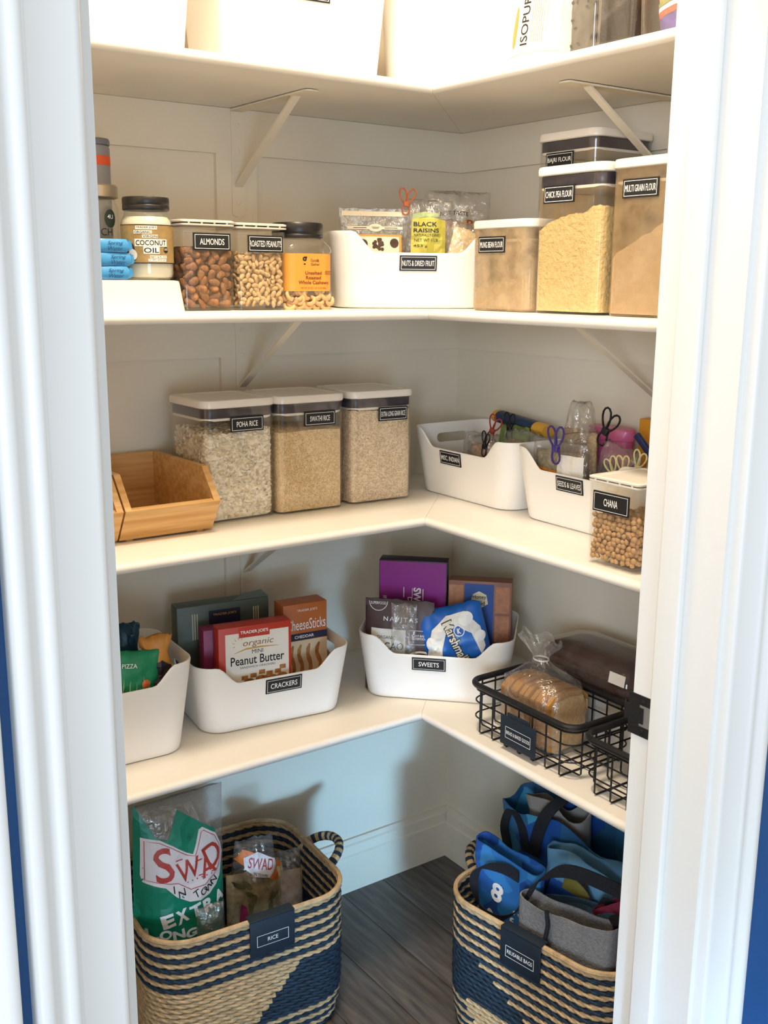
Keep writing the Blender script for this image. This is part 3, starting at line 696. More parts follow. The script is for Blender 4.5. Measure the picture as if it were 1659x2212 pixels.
strips = [(-0.004, 0.0838, 0.036, 0.0056), (-0.010, 0.0768, 0.030, 0.0054), (0.002, 0.0700, 0.026, 0.0052), (0.004, 0.0598, 0.056, 0.0118), (0.004, 0.0478, 0.027, 0.0116), (0.016, 0.0372, 0.030, 0.0048), (0.014, 0.0318, 0.032, 0.0044)]
printed('label_strips', join(*[rect(x-a/2, x+a/2, z-b/2, z+b/2) for x, z, a, b in strips]), lab, m_pap, wrap=cyl(0.0438), step=0.004)
txt = ["TRADER JOE'S", 'ORGANIC', 'VIRGIN', 'COCONUT', 'OIL', 'NET 16 FL OZ', '(1 PT) 473 mL']
printed('lettering', join(*[words(s_, x, z, a*0.93, b*0.70, 0.012 if k < 5 else 0) for k, (s_, (x, z, a, b)) in enumerate(zip(txt, strips))]), lab, m_dark, wrap=cyl(0.0442), step=0.004)
printed('coconut_picture', join(ell(-0.034, 0.048, 0.010, 0.013)), lab, mat('print_brown', '#4a3220', 0.6, 0.2), wrap=cyl(0.0438), step=0.004)
printed('coconut_flesh', ell(-0.028, 0.041, 0.0075, 0.009, rot=30), lab, m_pap, wrap=cyl(0.0441), step=0.004)
printed('seal', ell(0.030, 0.0485, 0.0048, 0.0048), lab, m_dark, wrap=cyl(0.0439), step=0.004)
printed('seal_lettering', join(words('USDA', 0.030, 0.0502, 0.0066, 0.002), rect(0.0262, 0.0338, 0.0482, 0.0487)), lab, m_ink, wrap=cyl(0.0443))
# tall glass jar with brushed metal lid behind it
t = thing('glass_jar', 'clear glass jar with brushed metal lid behind the coconut oil', 'jar', (-0.985, -0.215, RZ), -35)
obj('glass', MB().lathe([(0.042, 0), (0.046, 0.004), (0.046, 0.118), (0.041, 0.128), (0.040, 0.134)], 40), m_glass, t)
obj('lid', MB().lathe([(0.044, 0.134), (0.046, 0.1355), (0.046, 0.153), (0.044, 0.1555), (0.036, 0.156)], 40), m_steel, t)
obj('jar_contents', MB().lathe([(0.040, 0.004), (0.043, 0.008), (0.043, 0.060), (0.030, 0.066)], 32), mat('granola', '#7c6a52', 0.8, 0.35, 160, 0.6, 260), t)
lab = printed('emblem', ell(0.046, 0.100, 0.012, 0.015), t, mat('print_dark_green', '#2e3a2f', 0.6, 0.2), wrap=cyl(0.0466), step=0.004)
printed('lettering', join(words('4U', 0.046, 0.103, 0.012, 0.007, 0.01)), lab, m_ink, wrap=cyl(0.0472), step=0.004)
printed('lettering', join(words('CH', 0.038, 0.078, 0.022, 0.012), words('VANILLA', 0.030, 0.056, 0.040, 0.005)), t, m_dark, wrap=cyl(0.0466), step=0.004)
t = thing('spray_tube', 'slim grey tube with an orange band at the shelf end', 'tube', (-0.945, -0.125, RZ), 0)
obj('tube_body', MB().lathe([(0.030, 0), (0.031, 0.002), (0.031, 0.226), (0.029, 0.230)], 36), mat('tube_grey', '#8b8a90', 0.45, 0.05, 20), t)
obj('tube_cap', MB().lathe([(0.0312, 0.2305), (0.0315, 0.238), (0.030, 0.2415)], 36), mat('tube_cap_grey', '#6f7380', 0.4), t)
obj('orange_band', MB().lathe([(0.0314, 0.196), (0.0314, 0.212)], 36, c0=False, c1=False), mat('band_orange', '#d9562a', 0.5), t)
# clip-lid canisters with nuts
def clip_canister(label, loc, rz, w, d, h, text, lx, lz, lw=0.070, lh=0.029, tw=None):
    t = thing('clip_canister', label, 'canister', loc, rz, 'clear canisters with slotted clip lids')
    hb = h-0.014
    ring = lambda i, z: [(x, y, z) for x, y in rrect(w-2*i, d-2*i, 0.007, 4)]
    obj('body', MB().loft([ring(0.003, 0), ring(0.0, 0.003), ring(0.0, 0.008), ring(-0.0008, hb), ring(0.0010, hb), ring(0.0016, 0.0085), ring(0.004, 0.006)]), m_clear, t)
    obj('base_foot', MB().loft([ring(0.004, -0.0), ring(0.0022, 0.0015), ring(0.0022, 0.0042), ring(0.004, 0.0052)]), m_clear, t)
    obj('lid', MB().loft([ring(0.004, hb+0.0042), ring(-0.0028, hb+0.0045), ring(-0.0032, hb+0.0068), ring(0.0, hb+0.0076), ring(0.002, hb+0.0076)]), m_whiteg, t)
    obj('lid_rim', MB().loft([ring(0.002, hb+0.0096), ring(-0.003, hb+0.0098), ring(-0.0034, hb+0.0125), ring(0.0, hb+0.014), ring(0.006, hb+0.014), ring(0.007, hb+0.0125)]), m_whiteg, t)
    obj('lid_panel', MB().loft([ring(0.0055, hb+0.0015), ring(0.0055, hb+0.0118), ring(0.012, hb+0.0118)]), m_clear, t)
    nx = 4
    for s_ in (-1, 1):
        for k in range(nx):
            xx = -w/2+w*(k+0.5)/nx; obj('rim_post', MB().box(xx-0.0016, xx+0.0016, s_*(d/2+0.0005)-0.001, s_*(d/2+0.0005)+0.001, hb+0.0074, hb+0.0099), m_whiteg, t, smooth=0)
    obj('clip_tab', MB().rbox(0.024, 0.003, hb-0.006, hb+0.0045, 0.0012, 0, 0, -d/2-0.0022), m_clear, t)
    sticker(t, text, lx, -d/2-0.0003, lz, lw, lh, tw)
    return t
A1 = (-0.8245, -0.268, S2); clip_canister('clear canister of almonds with a black ALMONDS label', A1, 0, 0.095, 0.128, 0.152, 'ALMONDS', 0.006, 0.116, tw=0.046)
pack('almond', 'brown almond inside the canister beside the coconut oil', 'almonds in the clear canister', A1, 0, 0.0915, 0.1245, 0.106, 0.0205, 0.0118, 0.0046, 'fl', 0.0088, 0.35, fill_label='mass of brown almonds deep inside the almonds canister')
A2 = (-0.7205, -0.268, S2); clip_canister('clear canister of pale peanuts with a black ROASTED PEANUTS label', A2, 0, 0.095, 0.128, 0.150, 'ROASTED PEANUTS', 0.006, 0.115, tw=0.064)
pack('peanut', 'pale roasted peanut inside the canister beside the cashew jar', 'peanuts in the clear canister', A2, 0, 0.0915, 0.1245, 0.098, 0.0112, 0.0078, 0.0036, 'fl', 0.0088, 0.5, 1.6, fill_label='mass of pale peanuts deep inside the peanuts canister')
# cashew jar
t = thing('cashew_jar', 'square plastic cashew jar with black lid and orange label', 'jar', (-0.617, -0.279, S2), -3)
W_ = 0.104
rj = lambda w_, z, rr=0.022: [(x, y, z) for x, y in rrect(w_, w_, rr, 6)]
obj('body', MB().loft([rj(W_-0.02, 0, 0.014), rj(W_-0.006, 0.002, 0.02), rj(W_, 0.010), rj(W_, 0.030), rj(W_-0.004, 0.034), rj(W_-0.004, 0.100), rj(W_, 0.104), rj(W_-0.002, 0.112), rj(W_-0.012, 0.122, 0.030), rj(W_-0.022, 0.128, 0.036)]), m_clear, t)
obj('lid', MB().lathe([(0.044, 0.1285), (0.0475, 0.130), (0.0475, 0.134), (0.0468, 0.135), (0.0475, 0.136), (0.0475, 0.152), (0.0455, 0.1555), (0.036, 0.1565)], 48), m_jlid, t)
m_olab = mat('orange_label', '#e39a3f', 0.5, 0.05, 20)
def sqwrap(w_, off):
    half = w_/2; f_ = half-0.021
    def f(x, z):
        if x < -f_:
            a = min((-x-f_)/0.021, PI/2); ex = max(0, -x-f_-0.021*PI/2); return (-f_-(0.021+off)*math.sin(a), -(half+off)+(0.021+off)*(1-math.cos(a))+ex, z)
        if x > f_:
            a = min((x-f_)/0.021, PI/2); ex = max(0, x-f_-0.021*PI/2); return (f_+(0.021+off)*math.sin(a), -(half+off)+(0.021+off)*(1-math.cos(a))+ex, z)
        return (x, -half-off, z)
    return f
lab = printed('label', rect(-0.095, 0.060, 0.0335, 0.1005), t, m_olab, wrap=sqwrap(W_-0.004, 0.0006), step=0.004)
m_lt = mat('label_ink_brown', '#7a2f14', 0.6)
printed('lettering', join(words('Unsalted', 0.006, 0.0660, 0.034, 0.0062, 0.02), words('Roasted', 0.006, 0.0575, 0.031, 0.0062, 0.02), words('Whole Cashews', 0.006, 0.0490, 0.062, 0.0064, 0.02), words('NET WT 30 OZ (1 LB 14 OZ) 850g', 0.006, 0.0385, 0.052, 0.0042), rect(0.030, 0.042, 0.0685, 0.0695), rect(0.030, 0.042, 0.0660, 0.0670), rect(0.030, 0.042, 0.0635, 0.0645)), lab, m_lt, y=-W_/2+0.002-0.0011)
printed('brand_mark', join(words('g', -0.012, 0.0865, 0.010, 0.017, 0.02), words('Good&', 0.009, 0.0885, 0.017, 0.0052), words('Gather', 0.010, 0.0815, 0.018, 0.0048)), lab, m_dark, y=-W_/2+0.002-0.0011)
pack('cashew', 'pale cashew at the foot of the orange-label jar', 'cashews in the jar', (-0.617, -0.279, S2), -3, W_-0.006, W_-0.006, 0.034, 0.0158, 0.0100, 0.0046, 'fl', 0.003, 0.4, fill_label='mass of pale cashews inside the orange-label jar', top=False)
# nuts and dried fruit bin, set diagonally
NB = (-0.348, -0.252, S2)
storage_bin('white bin of nuts and dried fruit on the second shelf', NB, -24, text='NUTS & DRIED FRUIT', lx=0.001, lz=0.0865, lw=0.0735)
def inbin(c, rz, x, y, z=0.0): 
    a = R(rz); return (c[0]+x*math.cos(a)-y*math.sin(a), c[1]+x*math.sin(a)+y*math.cos(a), c[2]+z)
m_fruit = mat('dried_fruit_pack', '#b9a57f', 0.5, 0.2, 40)
th, wr = bag('fruit_pouch', 'clear resealable dried-fruit pouch with printed band, left in nuts bin', 'pouch', inbin(NB, -24, -0.072, -0.045, 0.004), -24, 0.140, 0.186, 0.040, m_film, shape='pouch', crumple=0.002, seed=2)
m_band = mat('pouch_band', '#e9dcc4', 0.5, 0.04, 30); m_oran = mat('pouch_orange', '#d79a4c', 0.5, 0.06, 30)
printed('zip_strip', rect(-0.066, 0.066, 0.172, 0.181), th, m_band, wrap=wr, step=0.01)
printed('printed_band', join(rect(-0.055, 0.055, 0.147, 0.1525), ell(0.0, 0.150, 0.014, 0.0075)), th, m_band, wrap=wr, step=0.01)
w2_ = lambda x, z: (x, wr(x, z)[1]-0.0007, z)
printed('lettering', join(rect(-0.044, -0.018, 0.1492, 0.1502), rect(0.018, 0.044, 0.1492, 0.1502), rect(-0.008, 0.008, 0.1505, 0.1512), rect(-0.006, 0.006, 0.1485, 0.1492)), th, m_dark, wrap=w2_)
printed('orange_frame', rect(-0.052, 0.052, 0.02, 0.137), th, m_oran, wrap=wr, step=0.01)
printed('picture_panel', rect(-0.047, 0.047, 0.024, 0.133), th, m_band, wrap=w2_, step=0.01)
m_nutp = mat('nut_print', '#4a3524', 0.6, 0.3, 60)
w3_ = lambda x, z: (x, wr(x, z)[1]-0.0014, z)
printed('fruit_picture', join(*[ell(random.uniform(-0.012, 0.016), random.uniform(0.108, 0.129), 0.0034, 0.0034, 12) for _ in range(16)], ell(-0.028, 0.118, 0.012, 0.010, 14, 20), ell(0.037, 0.121, 0.009, 0.009, 14), ell(-0.042, 0.122, 0.006, 0.008, 14)), th, m_nutp, wrap=w3_)
filling(th, 'fruit_mass', 0.124, 0.13, 0.030, mat('fruit_mix', '#6b4a2c', 0.7, 0.4, 120, 0.6, 200), 22, 'pouch')
m_rais = mat('raisin_yellow', '#b9b04a', 0.5, 0.08, 30)
th, wr = bag('raisin_bag', 'clear raisin bag with yellow print and tied neck in nuts bin', 'bag', inbin(NB, -24, 0.036, -0.040, 0.004), -24, 0.100, 0.205, 0.045, m_film, gather=None, seed=6, crumple=0.004)
printed('yellow_panel', poly((-0.040, 0.03), (0.030, 0.03), (0.032, 0.165), (0.0, 0.172), (-0.036, 0.168)), th, m_rais, wrap=wr, step=0.008)
printed('green_arch', poly((-0.036, 0.167), (-0.01, 0.172), (0.016, 0.172), (0.020, 0.178), (-0.01, 0.182), (-0.034, 0.177)), th, mat('raisin_green', '#9fae7a', 0.5, 0.06), wrap=wr, step=0.008)
printed('lettering', join(words('BLACK', -0.010, 0.158, 0.046, 0.0085, 0.015), words('RAISINS', -0.008, 0.146, 0.050, 0.0078, 0.015), words('NATURALLY DRIED', -0.006, 0.1372, 0.052, 0.0048), words('NET WT 1 LB', -0.008, 0.1275, 0.046, 0.0055), words('453 g', -0.020, 0.116, 0.026, 0.006)), th, m_dark, wrap=lambda x, z: (x, wr(x, z)[1]-0.0008, z), step=0.01)
filling(th, 'raisin_mass', 0.082, 0.11, 0.032, mat('raisins', '#3a2a1c', 0.7, 0.4, 140, 0.7, 220), 23, 'pillow')
clip('orange hooked clip on the raisin bag neck', inbin(NB, -24, -0.010, -0.052, 0.200), -24, '#b25a26', 0.8, ry=6)
th, wr = bag('nut_bag', 'crinkled clear bag with brown print at the right of nuts bin', 'bag', inbin(NB, -24, 0.105, -0.015, 0.004), -30, 0.130, 0.222, 0.050, m_filmd, crumple=0.007, seed=9)
m_brp = mat('brown_print', '#7c3a22', 0.6, 0.1)
printed('lettering', join(words('BEST TASTE', -0.012, 0.176, 0.056, 0.008, 0.01)), th, m_dark, wrap=lambda x, z: (x, wr(x, z)[1]-0.0008, z+0.006-4.0*(x+0.012)**2), step=0.008)
printed('brand_letters', join(words('R', 0.022, 0.160, 0.018, 0.018, 0.02), stroke([(-0.03, 0.166), (-0.018, 0.170), (-0.008, 0.163), (-0.02, 0.158)], 0.0014)), th, m_brp, wrap=lambda x, z: (x, wr(x, z)[1]-0.0008, z), step=0.01)
filling(th, 'nut_mass', 0.105, 0.165, 0.036, mat('tan_nuts', '#c4a272', 0.7, 0.3, 90, 0.6, 150), 24, 'pillow')
th, wr = bag('cashew_bag', 'small crumpled clear bag of pale nuts leaning in nuts bin', 'bag', inbin(NB, -24, 0.082, -0.068, 0.004), -20, 0.085, 0.158, 0.034, m_film, crumple=0.009, seed=13, ry=14)
filling(th, 'nut_mass', 0.070, 0.145, 0.024, mat('pale_nuts', '#d9bd8c', 0.7, 0.2, 90, 0.6, 150), 25, 'pillow')
# flours
m_mung = mat('mung_flour', '#d8c09a', 0.9, 0.08, 60, 0.4, 150); m_chickf = mat('chickpea_flour', '#ddc184', 0.95, 0.10, 90, 0.9, 160)
m_multi = mat('multigrain_flour', '#d6ba96', 0.95, 0.05, 60, 0.3, 200); m_baj = mat('bajri_flour', '#b8a482', 0.95, 0.06, 60, 0.3, 200)
cm = (-0.265, -0.532, S2)
canister('short clear canister of mung bean flour beside the dried-fruit bin', cm, -90, 0.163, 'MUNG BEAN FLOUR', -0.017, 0.119, body=m_dusty)
fill('mung_flour', 'thin pale mung bean flour at the bottom of the short canister', 'flour', cm, -90, 0.1555, 0.1555, 0.050, m_mung, 0.010, 0.03)
cc = (-0.265, -0.701, S2)
canister('tall clear canister of chick pea flour on the second shelf', cc, -90, 0.245, 'CHICK PEA FLOUR', -0.018, 0.198)
fill('chickpea_flour', 'yellow crumbly chick pea flour in the tall canister', 'flour', cc, -90, 0.1555, 0.1555, 0.158, m_chickf, 0.006, 0.036, 0.004, freq=45)
cg = (-0.262, -0.872, S2)
canister('tall clear canister of multi grain flour by the door frame', cg, -90, 0.245, 'MULTI GRAIN FLOUR', -0.014, 0.198, body=m_dusty2)
fill('multigrain_flour', 'pale sloping multi grain flour in the canister by the door frame', 'flour', cg, -90, 0.1555, 0.1555, 0.128, m_multi, 0.004, 0.075, 0.0)
cb = (-0.096, -0.520, S2)
canister('tallest canister, of bajri flour, behind the chick pea flour', cb, -90, 0.330, 'BAJRI FLOUR', -0.012, 0.278)
fill('bajri_flour', 'grey-tan bajri flour in the tallest canister', 'flour', cb, -90, 0.1555, 0.1555, 0.235, m_baj, 0.006)
# ------------------------------------------------------------------ third shelf
def bamboo_bin(label, x0, x1):
    t = thing('bamboo_bin', label, 'bin', ((x0+x1)/2, 0, S3), 0, 'bamboo bins'); w2 = (x1-x0)/2; p = 0.012
    side = [(-0.016, 0.005), (-0.016, 0.119), (-0.250, 0.122), (-0.300, 0.064), (-0.262, 0.005)]
    for s_ in (-1, 1):
        obj('side_panel', MB().prism(side, s_*w2, s_*(w2-p), 'yz'), m_bam, t, smooth=0)
    obj('front_panel', MB().prism([(-0.262, 0.005), (-0.300, 0.064), (-0.290, 0.068), (-0.252, 0.010)], -w2+p+0.0002, w2-p-0.0002, 'yz'), m_bam, t, smooth=0)
    obj('front_edge', MB().prism([(-0.2625, 0.0045), (-0.3006, 0.0640), (-0.3000, 0.0655), (-0.2616, 0.0062)], -w2, w2, 'yz'), m_bam, t, smooth=0)
    obj('bottom_panel', MB().box(-w2+p+0.0002, w2-p-0.0002, -0.253, -0.026, 0.006, 0.014), m_bamin, t, smooth=0)
    obj('back_panel', MB().box(-w2+p+0.0002, w2-p-0.0002, -0.026, -0.017, 0.006, 0.119), m_bamin, t, smooth=0)
    for fx in (-w2+0.022, w2-0.022):
        for fy in (-0.252, -0.04): obj('foot', MB().rbox(0.014, 0.010, 0, 0.0052, 0.002, 0, fx, fy), m_bam, t)
    return t
bamboo_bin('empty bamboo bin with slanted sides beside the poha rice', -0.981, -0.7985)
bamboo_bin('bamboo bin mostly hidden behind the door frame', -1.1685, -0.9845)
m_poha = [mat('poha_flake', c_, 0.75, 0.06, 60, 0.2, 200) for c_ in ('#f4ecdb', '#e8dcc4', '#d8c9ab')]
m_rice1 = [mat('swathi_rice', c_, 0.6, 0.08, 150, 0.2, 300) for c_ in ('#e6cda2', '#d8bb8a', '#c6a673')]; m_rice2s = [mat('long_rice', c_, 0.6, 0.08, 150, 0.2, 300) for c_ in ('#e8d5b8', '#d8c1a0', '#c4aa88')]; m_rice2 = m_rice2s[1]
cp = (-0.7135, -0.143, S3); cs_ = (-0.5525, -0.147, S3); cl = (-0.3770, -0.147, S3)
canister('canister of flaked poha rice beside the bamboo bin', cp, 1.5, 0.238, 'POHA RICE', 0.012, 0.190, 0.158, tw=0.046)
canister('canister of swathi rice, middle of the three rice canisters', cs_, -1.5, 0.238, 'SWATHI RICE', 0.017, 0.190, 0.158, tw=0.046)
canister('canister of extra long grain rice at the shelf corner', cl, -2, 0.238, 'EXTRA LONG GRAIN RICE', 0.023, 0.188, 0.158, tw=0.060)
wi = 0.1535
def mass(c, rz, h, m, name, label, n, ga, gb, gc, flat=False, seed=1, dome=0.0):
    def top(x, y): return h + 0.006*nz3(x+seed, y, 0.2, 18) + dome*(1-(2*x/wi)**2)
    q_ = 0.0075 if flat else gc*1.6+0.001; ring = dense(rrect(wi-2*q_, wi-2*q_, 0.014, 5), 0.012); core = MB()
    rings = [[(x, y, 0.0048) for x, y in ring]] + [[(x*k, y*k, top(x*k, y*k)-gc) for x, y in ring] for k in (1, 0.7, 0.3)]
    core.loft(rings)
    grains(name, label, 'rice', c, rz, wi, wi, top, n, ga, gb, gc, m, core=core, flat=flat)
mass(cp, 1.5, 0.176, m_poha, 'poha_flakes', 'loose white poha flakes filling the canister beside the bamboo bin', 4600, 0.0072, 0.0042, 0.0012, True, 1)
mass(cs_, -1.5, 0.166, m_rice1, 'swathi_rice', 'golden swathi rice filling the middle rice canister', 17000, 0.0026, 0.0008, 0.0008, False, 4)
mass(cl, -2, 0.196, m_rice2s, 'long_grain_rice', 'pale long grain rice filling the corner canister', 17000, 0.0033, 0.0009, 0.0009, False, 7)
# bins of spice bags
MC = (-0.128, -0.305, S3); SB = (-0.128, -0.6425, S3)
storage_bin('white bin labelled MISC. INDIAN holding clipped spice bags', MC, -90, text='MISC. INDIAN', lx=-0.024, lz=0.0885, lw=0.070)
storage_bin('white bin labelled SEEDS & LEAVES beside the chickpeas', SB, -90, text='SEEDS & LEAVES', lx=-0.006, lz=0.0885, lw=0.070)
def spice(th, seed, w, h, t, col, var=0.35, sc_=130):
    filling(th, 'spice_mass', w, h, t, mat('spice', col, 0.85, var, sc_, 0.6, 220), seed)
th, wr = bag('spice_bag', 'clear bag of grey-green spice at the left of MISC. INDIAN bin', 'bag', inbin(MC, -90, -0.068, 0.015, 0.004), -80, 0.125, 0.122, 0.06, m_filmd, crumple=0.006, seed=31, rx=-8)
spice(th, 41, 0.105, 0.095, 0.04, '#9d9174')
th, wr = bag('spice_bag', 'clear bag of pinkish spice under the red clip', 'bag', inbin(MC, -90, 0.006, -0.040, 0.004), -92, 0.085, 0.132, 0.045, m_film, crumple=0.006, seed=32, ry=-8)
spice(th, 42, 0.070, 0.110, 0.032, '#bd977c')
th, wr = bag('spice_bag', 'clear bag of brown seeds at the right of MISC. INDIAN bin', 'bag', inbin(MC, -90, 0.075, 0.0, 0.004), -95, 0.115, 0.148, 0.06, m_filmd, crumple=0.007, seed=33)
spice(th, 43, 0.098, 0.122, 0.042, '#a0845f')
th, wr = bag('spice_bag', 'small green-topped spice bag behind the black clips', 'bag', inbin(MC, -90, 0.020, 0.030, 0.004), -90, 0.09, 0.150, 0.04, mat('green_bag', '#6f8a3c', 0.45, 0.15, 30, 0.3, 60), crumple=0.004, seed=34)
t = thing('rolled_packet', 'rolled navy packet with yellow ends across MISC. INDIAN bin', 'packet', inbin(MC, -90, 0.010, 0.055, 0.158), -92, None, 0, 5)
def roll(a, b, r_): return MB().loft([[(x, r_*math.cos(2*PI*i/14), r_*0.72*math.sin(2*PI*i/14)) for i in range(14)] for x in (a, a+0.002, (a+b)/2, b-0.002, b)])
obj('roll_body', roll(-0.068, 0.055, 0.020), mat('packet_navy', '#1f3558', 0.4, 0.12, 40, 0.3, 60), t)
obj('roll_end', roll(0.0555, 0.092, 0.0195), mat('packet_yellow', '#d6a23c', 0.4, 0.1, 40, 0.3, 60), t)
obj('roll_end', roll(-0.080, -0.0685, 0.0195), MATS['packet_yellow'], t)
clip('red wire clip on the MISC. INDIAN bag', inbin(MC, -90, -0.010, -0.010, 0.142), -80, '#9c3f36', 0.95, ry=22)
m_bclip = mat('clip_black', '#17181c', 0.4)
clip('black wire clip standing beside the rolled navy packet', inbin(MC, -90, 0.030, 0.004, 0.150), -90, None, 0.95, ry=2, mat_=m_bclip)
clip('black wire clip at the rim of MISC. INDIAN bin', inbin(MC, -90, 0.030, -0.065, 0.118), -95, None, 0.85, ry=10, mat_=m_bclip)
# seeds and leaves
th, wr = bag('leaf_bag', 'clear bag of dried leaves with a purple clip and white sticker', 'bag', inbin(SB, -90, -0.080, -0.066, 0.004), -88, 0.142, 0.154, 0.04, m_film, shape='pillow', crumple=0.005, seed=51)
spice(th, 61, 0.128, 0.130, 0.030, '#9a8c68')
printed('paper_sticker', rect(0.012, 0.068, 0.090, 0.132), th, m_pap, wrap=lambda x, z: (x, wr(x, z)[1]-0.0006, z), step=0.008)
printed('orange_band', poly((-0.070, 0.088), (0.062, 0.076), (0.062, 0.095), (-0.070, 0.106)), th, m_oran if False else mat('band_orange_print', '#df8a2c', 0.5, 0.06), wrap=wr, step=0.008)
printed('lettering', words('DRY METHI LEAVES', -0.006, 0.0915, 0.094, 0.0085, 0.02, rot=-5.5), th, m_dark, wrap=lambda x, z: (x, wr(x, z)[1]-0.0008, z), step=0.01)
clip('purple wire clip on the dried leaf bag', inbin(SB, -90, -0.060, -0.100, 0.150), -88, '#3f2f7a', 1.15, ry=-3)
th, wr = bag('seed_bag', 'tall crinkled clear bag of spice sticking out of SEEDS bin', 'bag', inbin(SB, -90, -0.096, 0.002, 0.004), -90, 0.112, 0.225, 0.05, m_filmd, crumple=0.008, seed=52, topw=0.5)
spice(th, 62, 0.090, 0.165, 0.038, '#b39a76')
printed('scribble', join(stroke([(-0.03, 0.17), (-0.01, 0.176), (0.0, 0.166), (-0.02, 0.160), (-0.034, 0.166)], 0.0015), stroke([(0.0, 0.165), (0.02, 0.170), (0.03, 0.160), (0.01, 0.152)], 0.0015)), th, mat('print_rust', '#8a4a38', 0.6), wrap=wr)
th, wr = bag('seed_bag', 'clear bag of black seeds beside the purple-clipped bag', 'bag', inbin(SB, -90, 0.022, -0.035, 0.004), -86, 0.090, 0.160, 0.05, m_film, crumple=0.006, seed=53, ry=10)
spice(th, 63, 0.076, 0.115, 0.036, '#3c3a36')
clip('black wire clip on the black seed bag', inbin(SB, -90, 0.004, -0.035, 0.186), -86, None, 1.15, ry=24, mat_=m_bclip)
t = thing('pink_tub', 'round pink plastic tub with pink lid behind the seed bags', 'tub', inbin(SB, -90, -0.072, 0.066, 0.0042), 0)
m_pink = mat('pink_plastic', '#b9507e', 0.35, 0.06, 20); m_pink2 = mat('pink_lid', '#c25f88', 0.35, 0.05, 20)
KP = 0.024
obj('tub_body', MB().lathe([(0.020, 0), (0.024, 0.003), (0.027, 0.12), (0.027, 0.150)], 40, T=Matrix.Diagonal((2.0, 0.95, 1, 1))), m_pink, t, rot=(0, 0, R(-90)))
obj('tub_lid', MB().lathe([(0.0285, 0.1505), (0.029, 0.152), (0.029, 0.170), (0.027, 0.174), (0.018, 0.175)], 40, T=Matrix.Diagonal((2.0, 0.95, 1, 1))), m_pink2, t, rot=(0, 0, R(-90)))
t = carton('yellow_box', 'orange-yellow box at the back of SEEDS & LEAVES bin', 'box', inbin(SB, -90, 0.016, 0.094, 0.0042), -90, 0.062, 0.026, 0.196, mat('box_yellow', '#dc9a2c', 0.5, 0.06, 20))
th, wr = bag('spice_packet', 'white spice packet with dark letters at the right of SEEDS bin', 'packet', inbin(SB, -90, 0.090, 0.000, 0.004), -80, 0.095, 0.160, 0.03, mat('packet_white', '#cfcac2', 0.45, 0.06, 30, 0.3, 60), crumple=0.006, seed=55, ry=18)
printed('lettering', words('UMIN', -0.014, 0.128, 0.05, 0.015, 0.02, rot=52), th, m_dark, wrap=lambda x, z: (x, wr(x, z)[1]-0.0008, z), step=0.008)
th, wr = bag('spice_packet', 'crumpled clear packet under the cream clips', 'packet', inbin(SB, -90, 0.105, -0.055, 0.004), -84, 0.100, 0.128, 0.04, m_film, crumple=0.007, seed=56)
spice(th, 66, 0.088, 0.105, 0.03, '#a39a86')
m_cream = mat('clip_cream', '#d8cf9a', 0.4)
for k, (a, b, z, ry) in enumerate(((0.066, -0.075, 0.118, -25), (0.092, -0.078, 0.124, -6), (0.118, -0.070, 0.136, 12))):
    clip(('leftmost', 'middle', 'rightmost')[k] + ' of three cream wire clips above the chickpeas', inbin(SB, -90, a, b, z), -90, None, 0.85, ry=ry, mat_=m_cream)
t = thing('bag_sealer', 'navy plastic bag clip above the cream clips', 'clip', inbin(SB, -90, 0.100, 0.005, 0.150), -85, None, 0, 25)
m_bs = mat('sealer_navy', '#1d2c5e', 0.35)
obj('jaw', MB().rbox(0.018, 0.014, -0.01, 0.062, 0.006, 0.003), m_bs, t)
obj('lever', MB().rbox(0.012, 0.012, 0, 0.050, 0.005, 0.003), m_bs, t, (0.006, -0.012, 0.0), (0, R(-28), 0))
obj('bar', MB().rbox(0.085, 0.010, -0.006, 0.006, 0.003, 0.002), m_bs, t, (-0.02, 0, -0.006), (0, R(20), 0))
# chickpeas
CC = (-0.3115, -0.8655, S3)
clip_canister('clear canister of chickpeas labelled CHANA at the shelf edge', CC, -90, 0.105, 0.125, 0.150, 'CHANA', -0.003, 0.109, 0.078, 0.034, 0.030)
pack('chickpea', 'round tan chickpea inside the canister by the door frame', 'chickpeas in the clear canister', CC, -90, 0.1015, 0.1215, 0.086, 0.0101, 0.0086, 0.0050, 'fr', 0.0088, 0.5, fill_label='mass of tan chickpeas deep inside the CHANA canister')
# ------------------------------------------------------------------ lowest shelf
KB = (-0.661, -0.173, S4); WB = (-0.267, -0.291, S4); LB = (-1.020, -0.185, S4)
storage_bin('taller white bin with pizza bag at the left of the lowest shelf', LB, -3, me=BINT, W=0.235, taper=0.02, H=0.185)
storage_bin('white bin labelled CRACKERS holding cracker boxes', KB, -6.7, text='CRACKERS', lx=0.012, lz=0.0865, lw=0.078, lh=0.031)
storage_bin('white bin labelled SWEETS in the shelf corner', WB, -45, text='SWEETS', lx=-0.011, lz=0.0865, lw=0.072, lh=0.029)
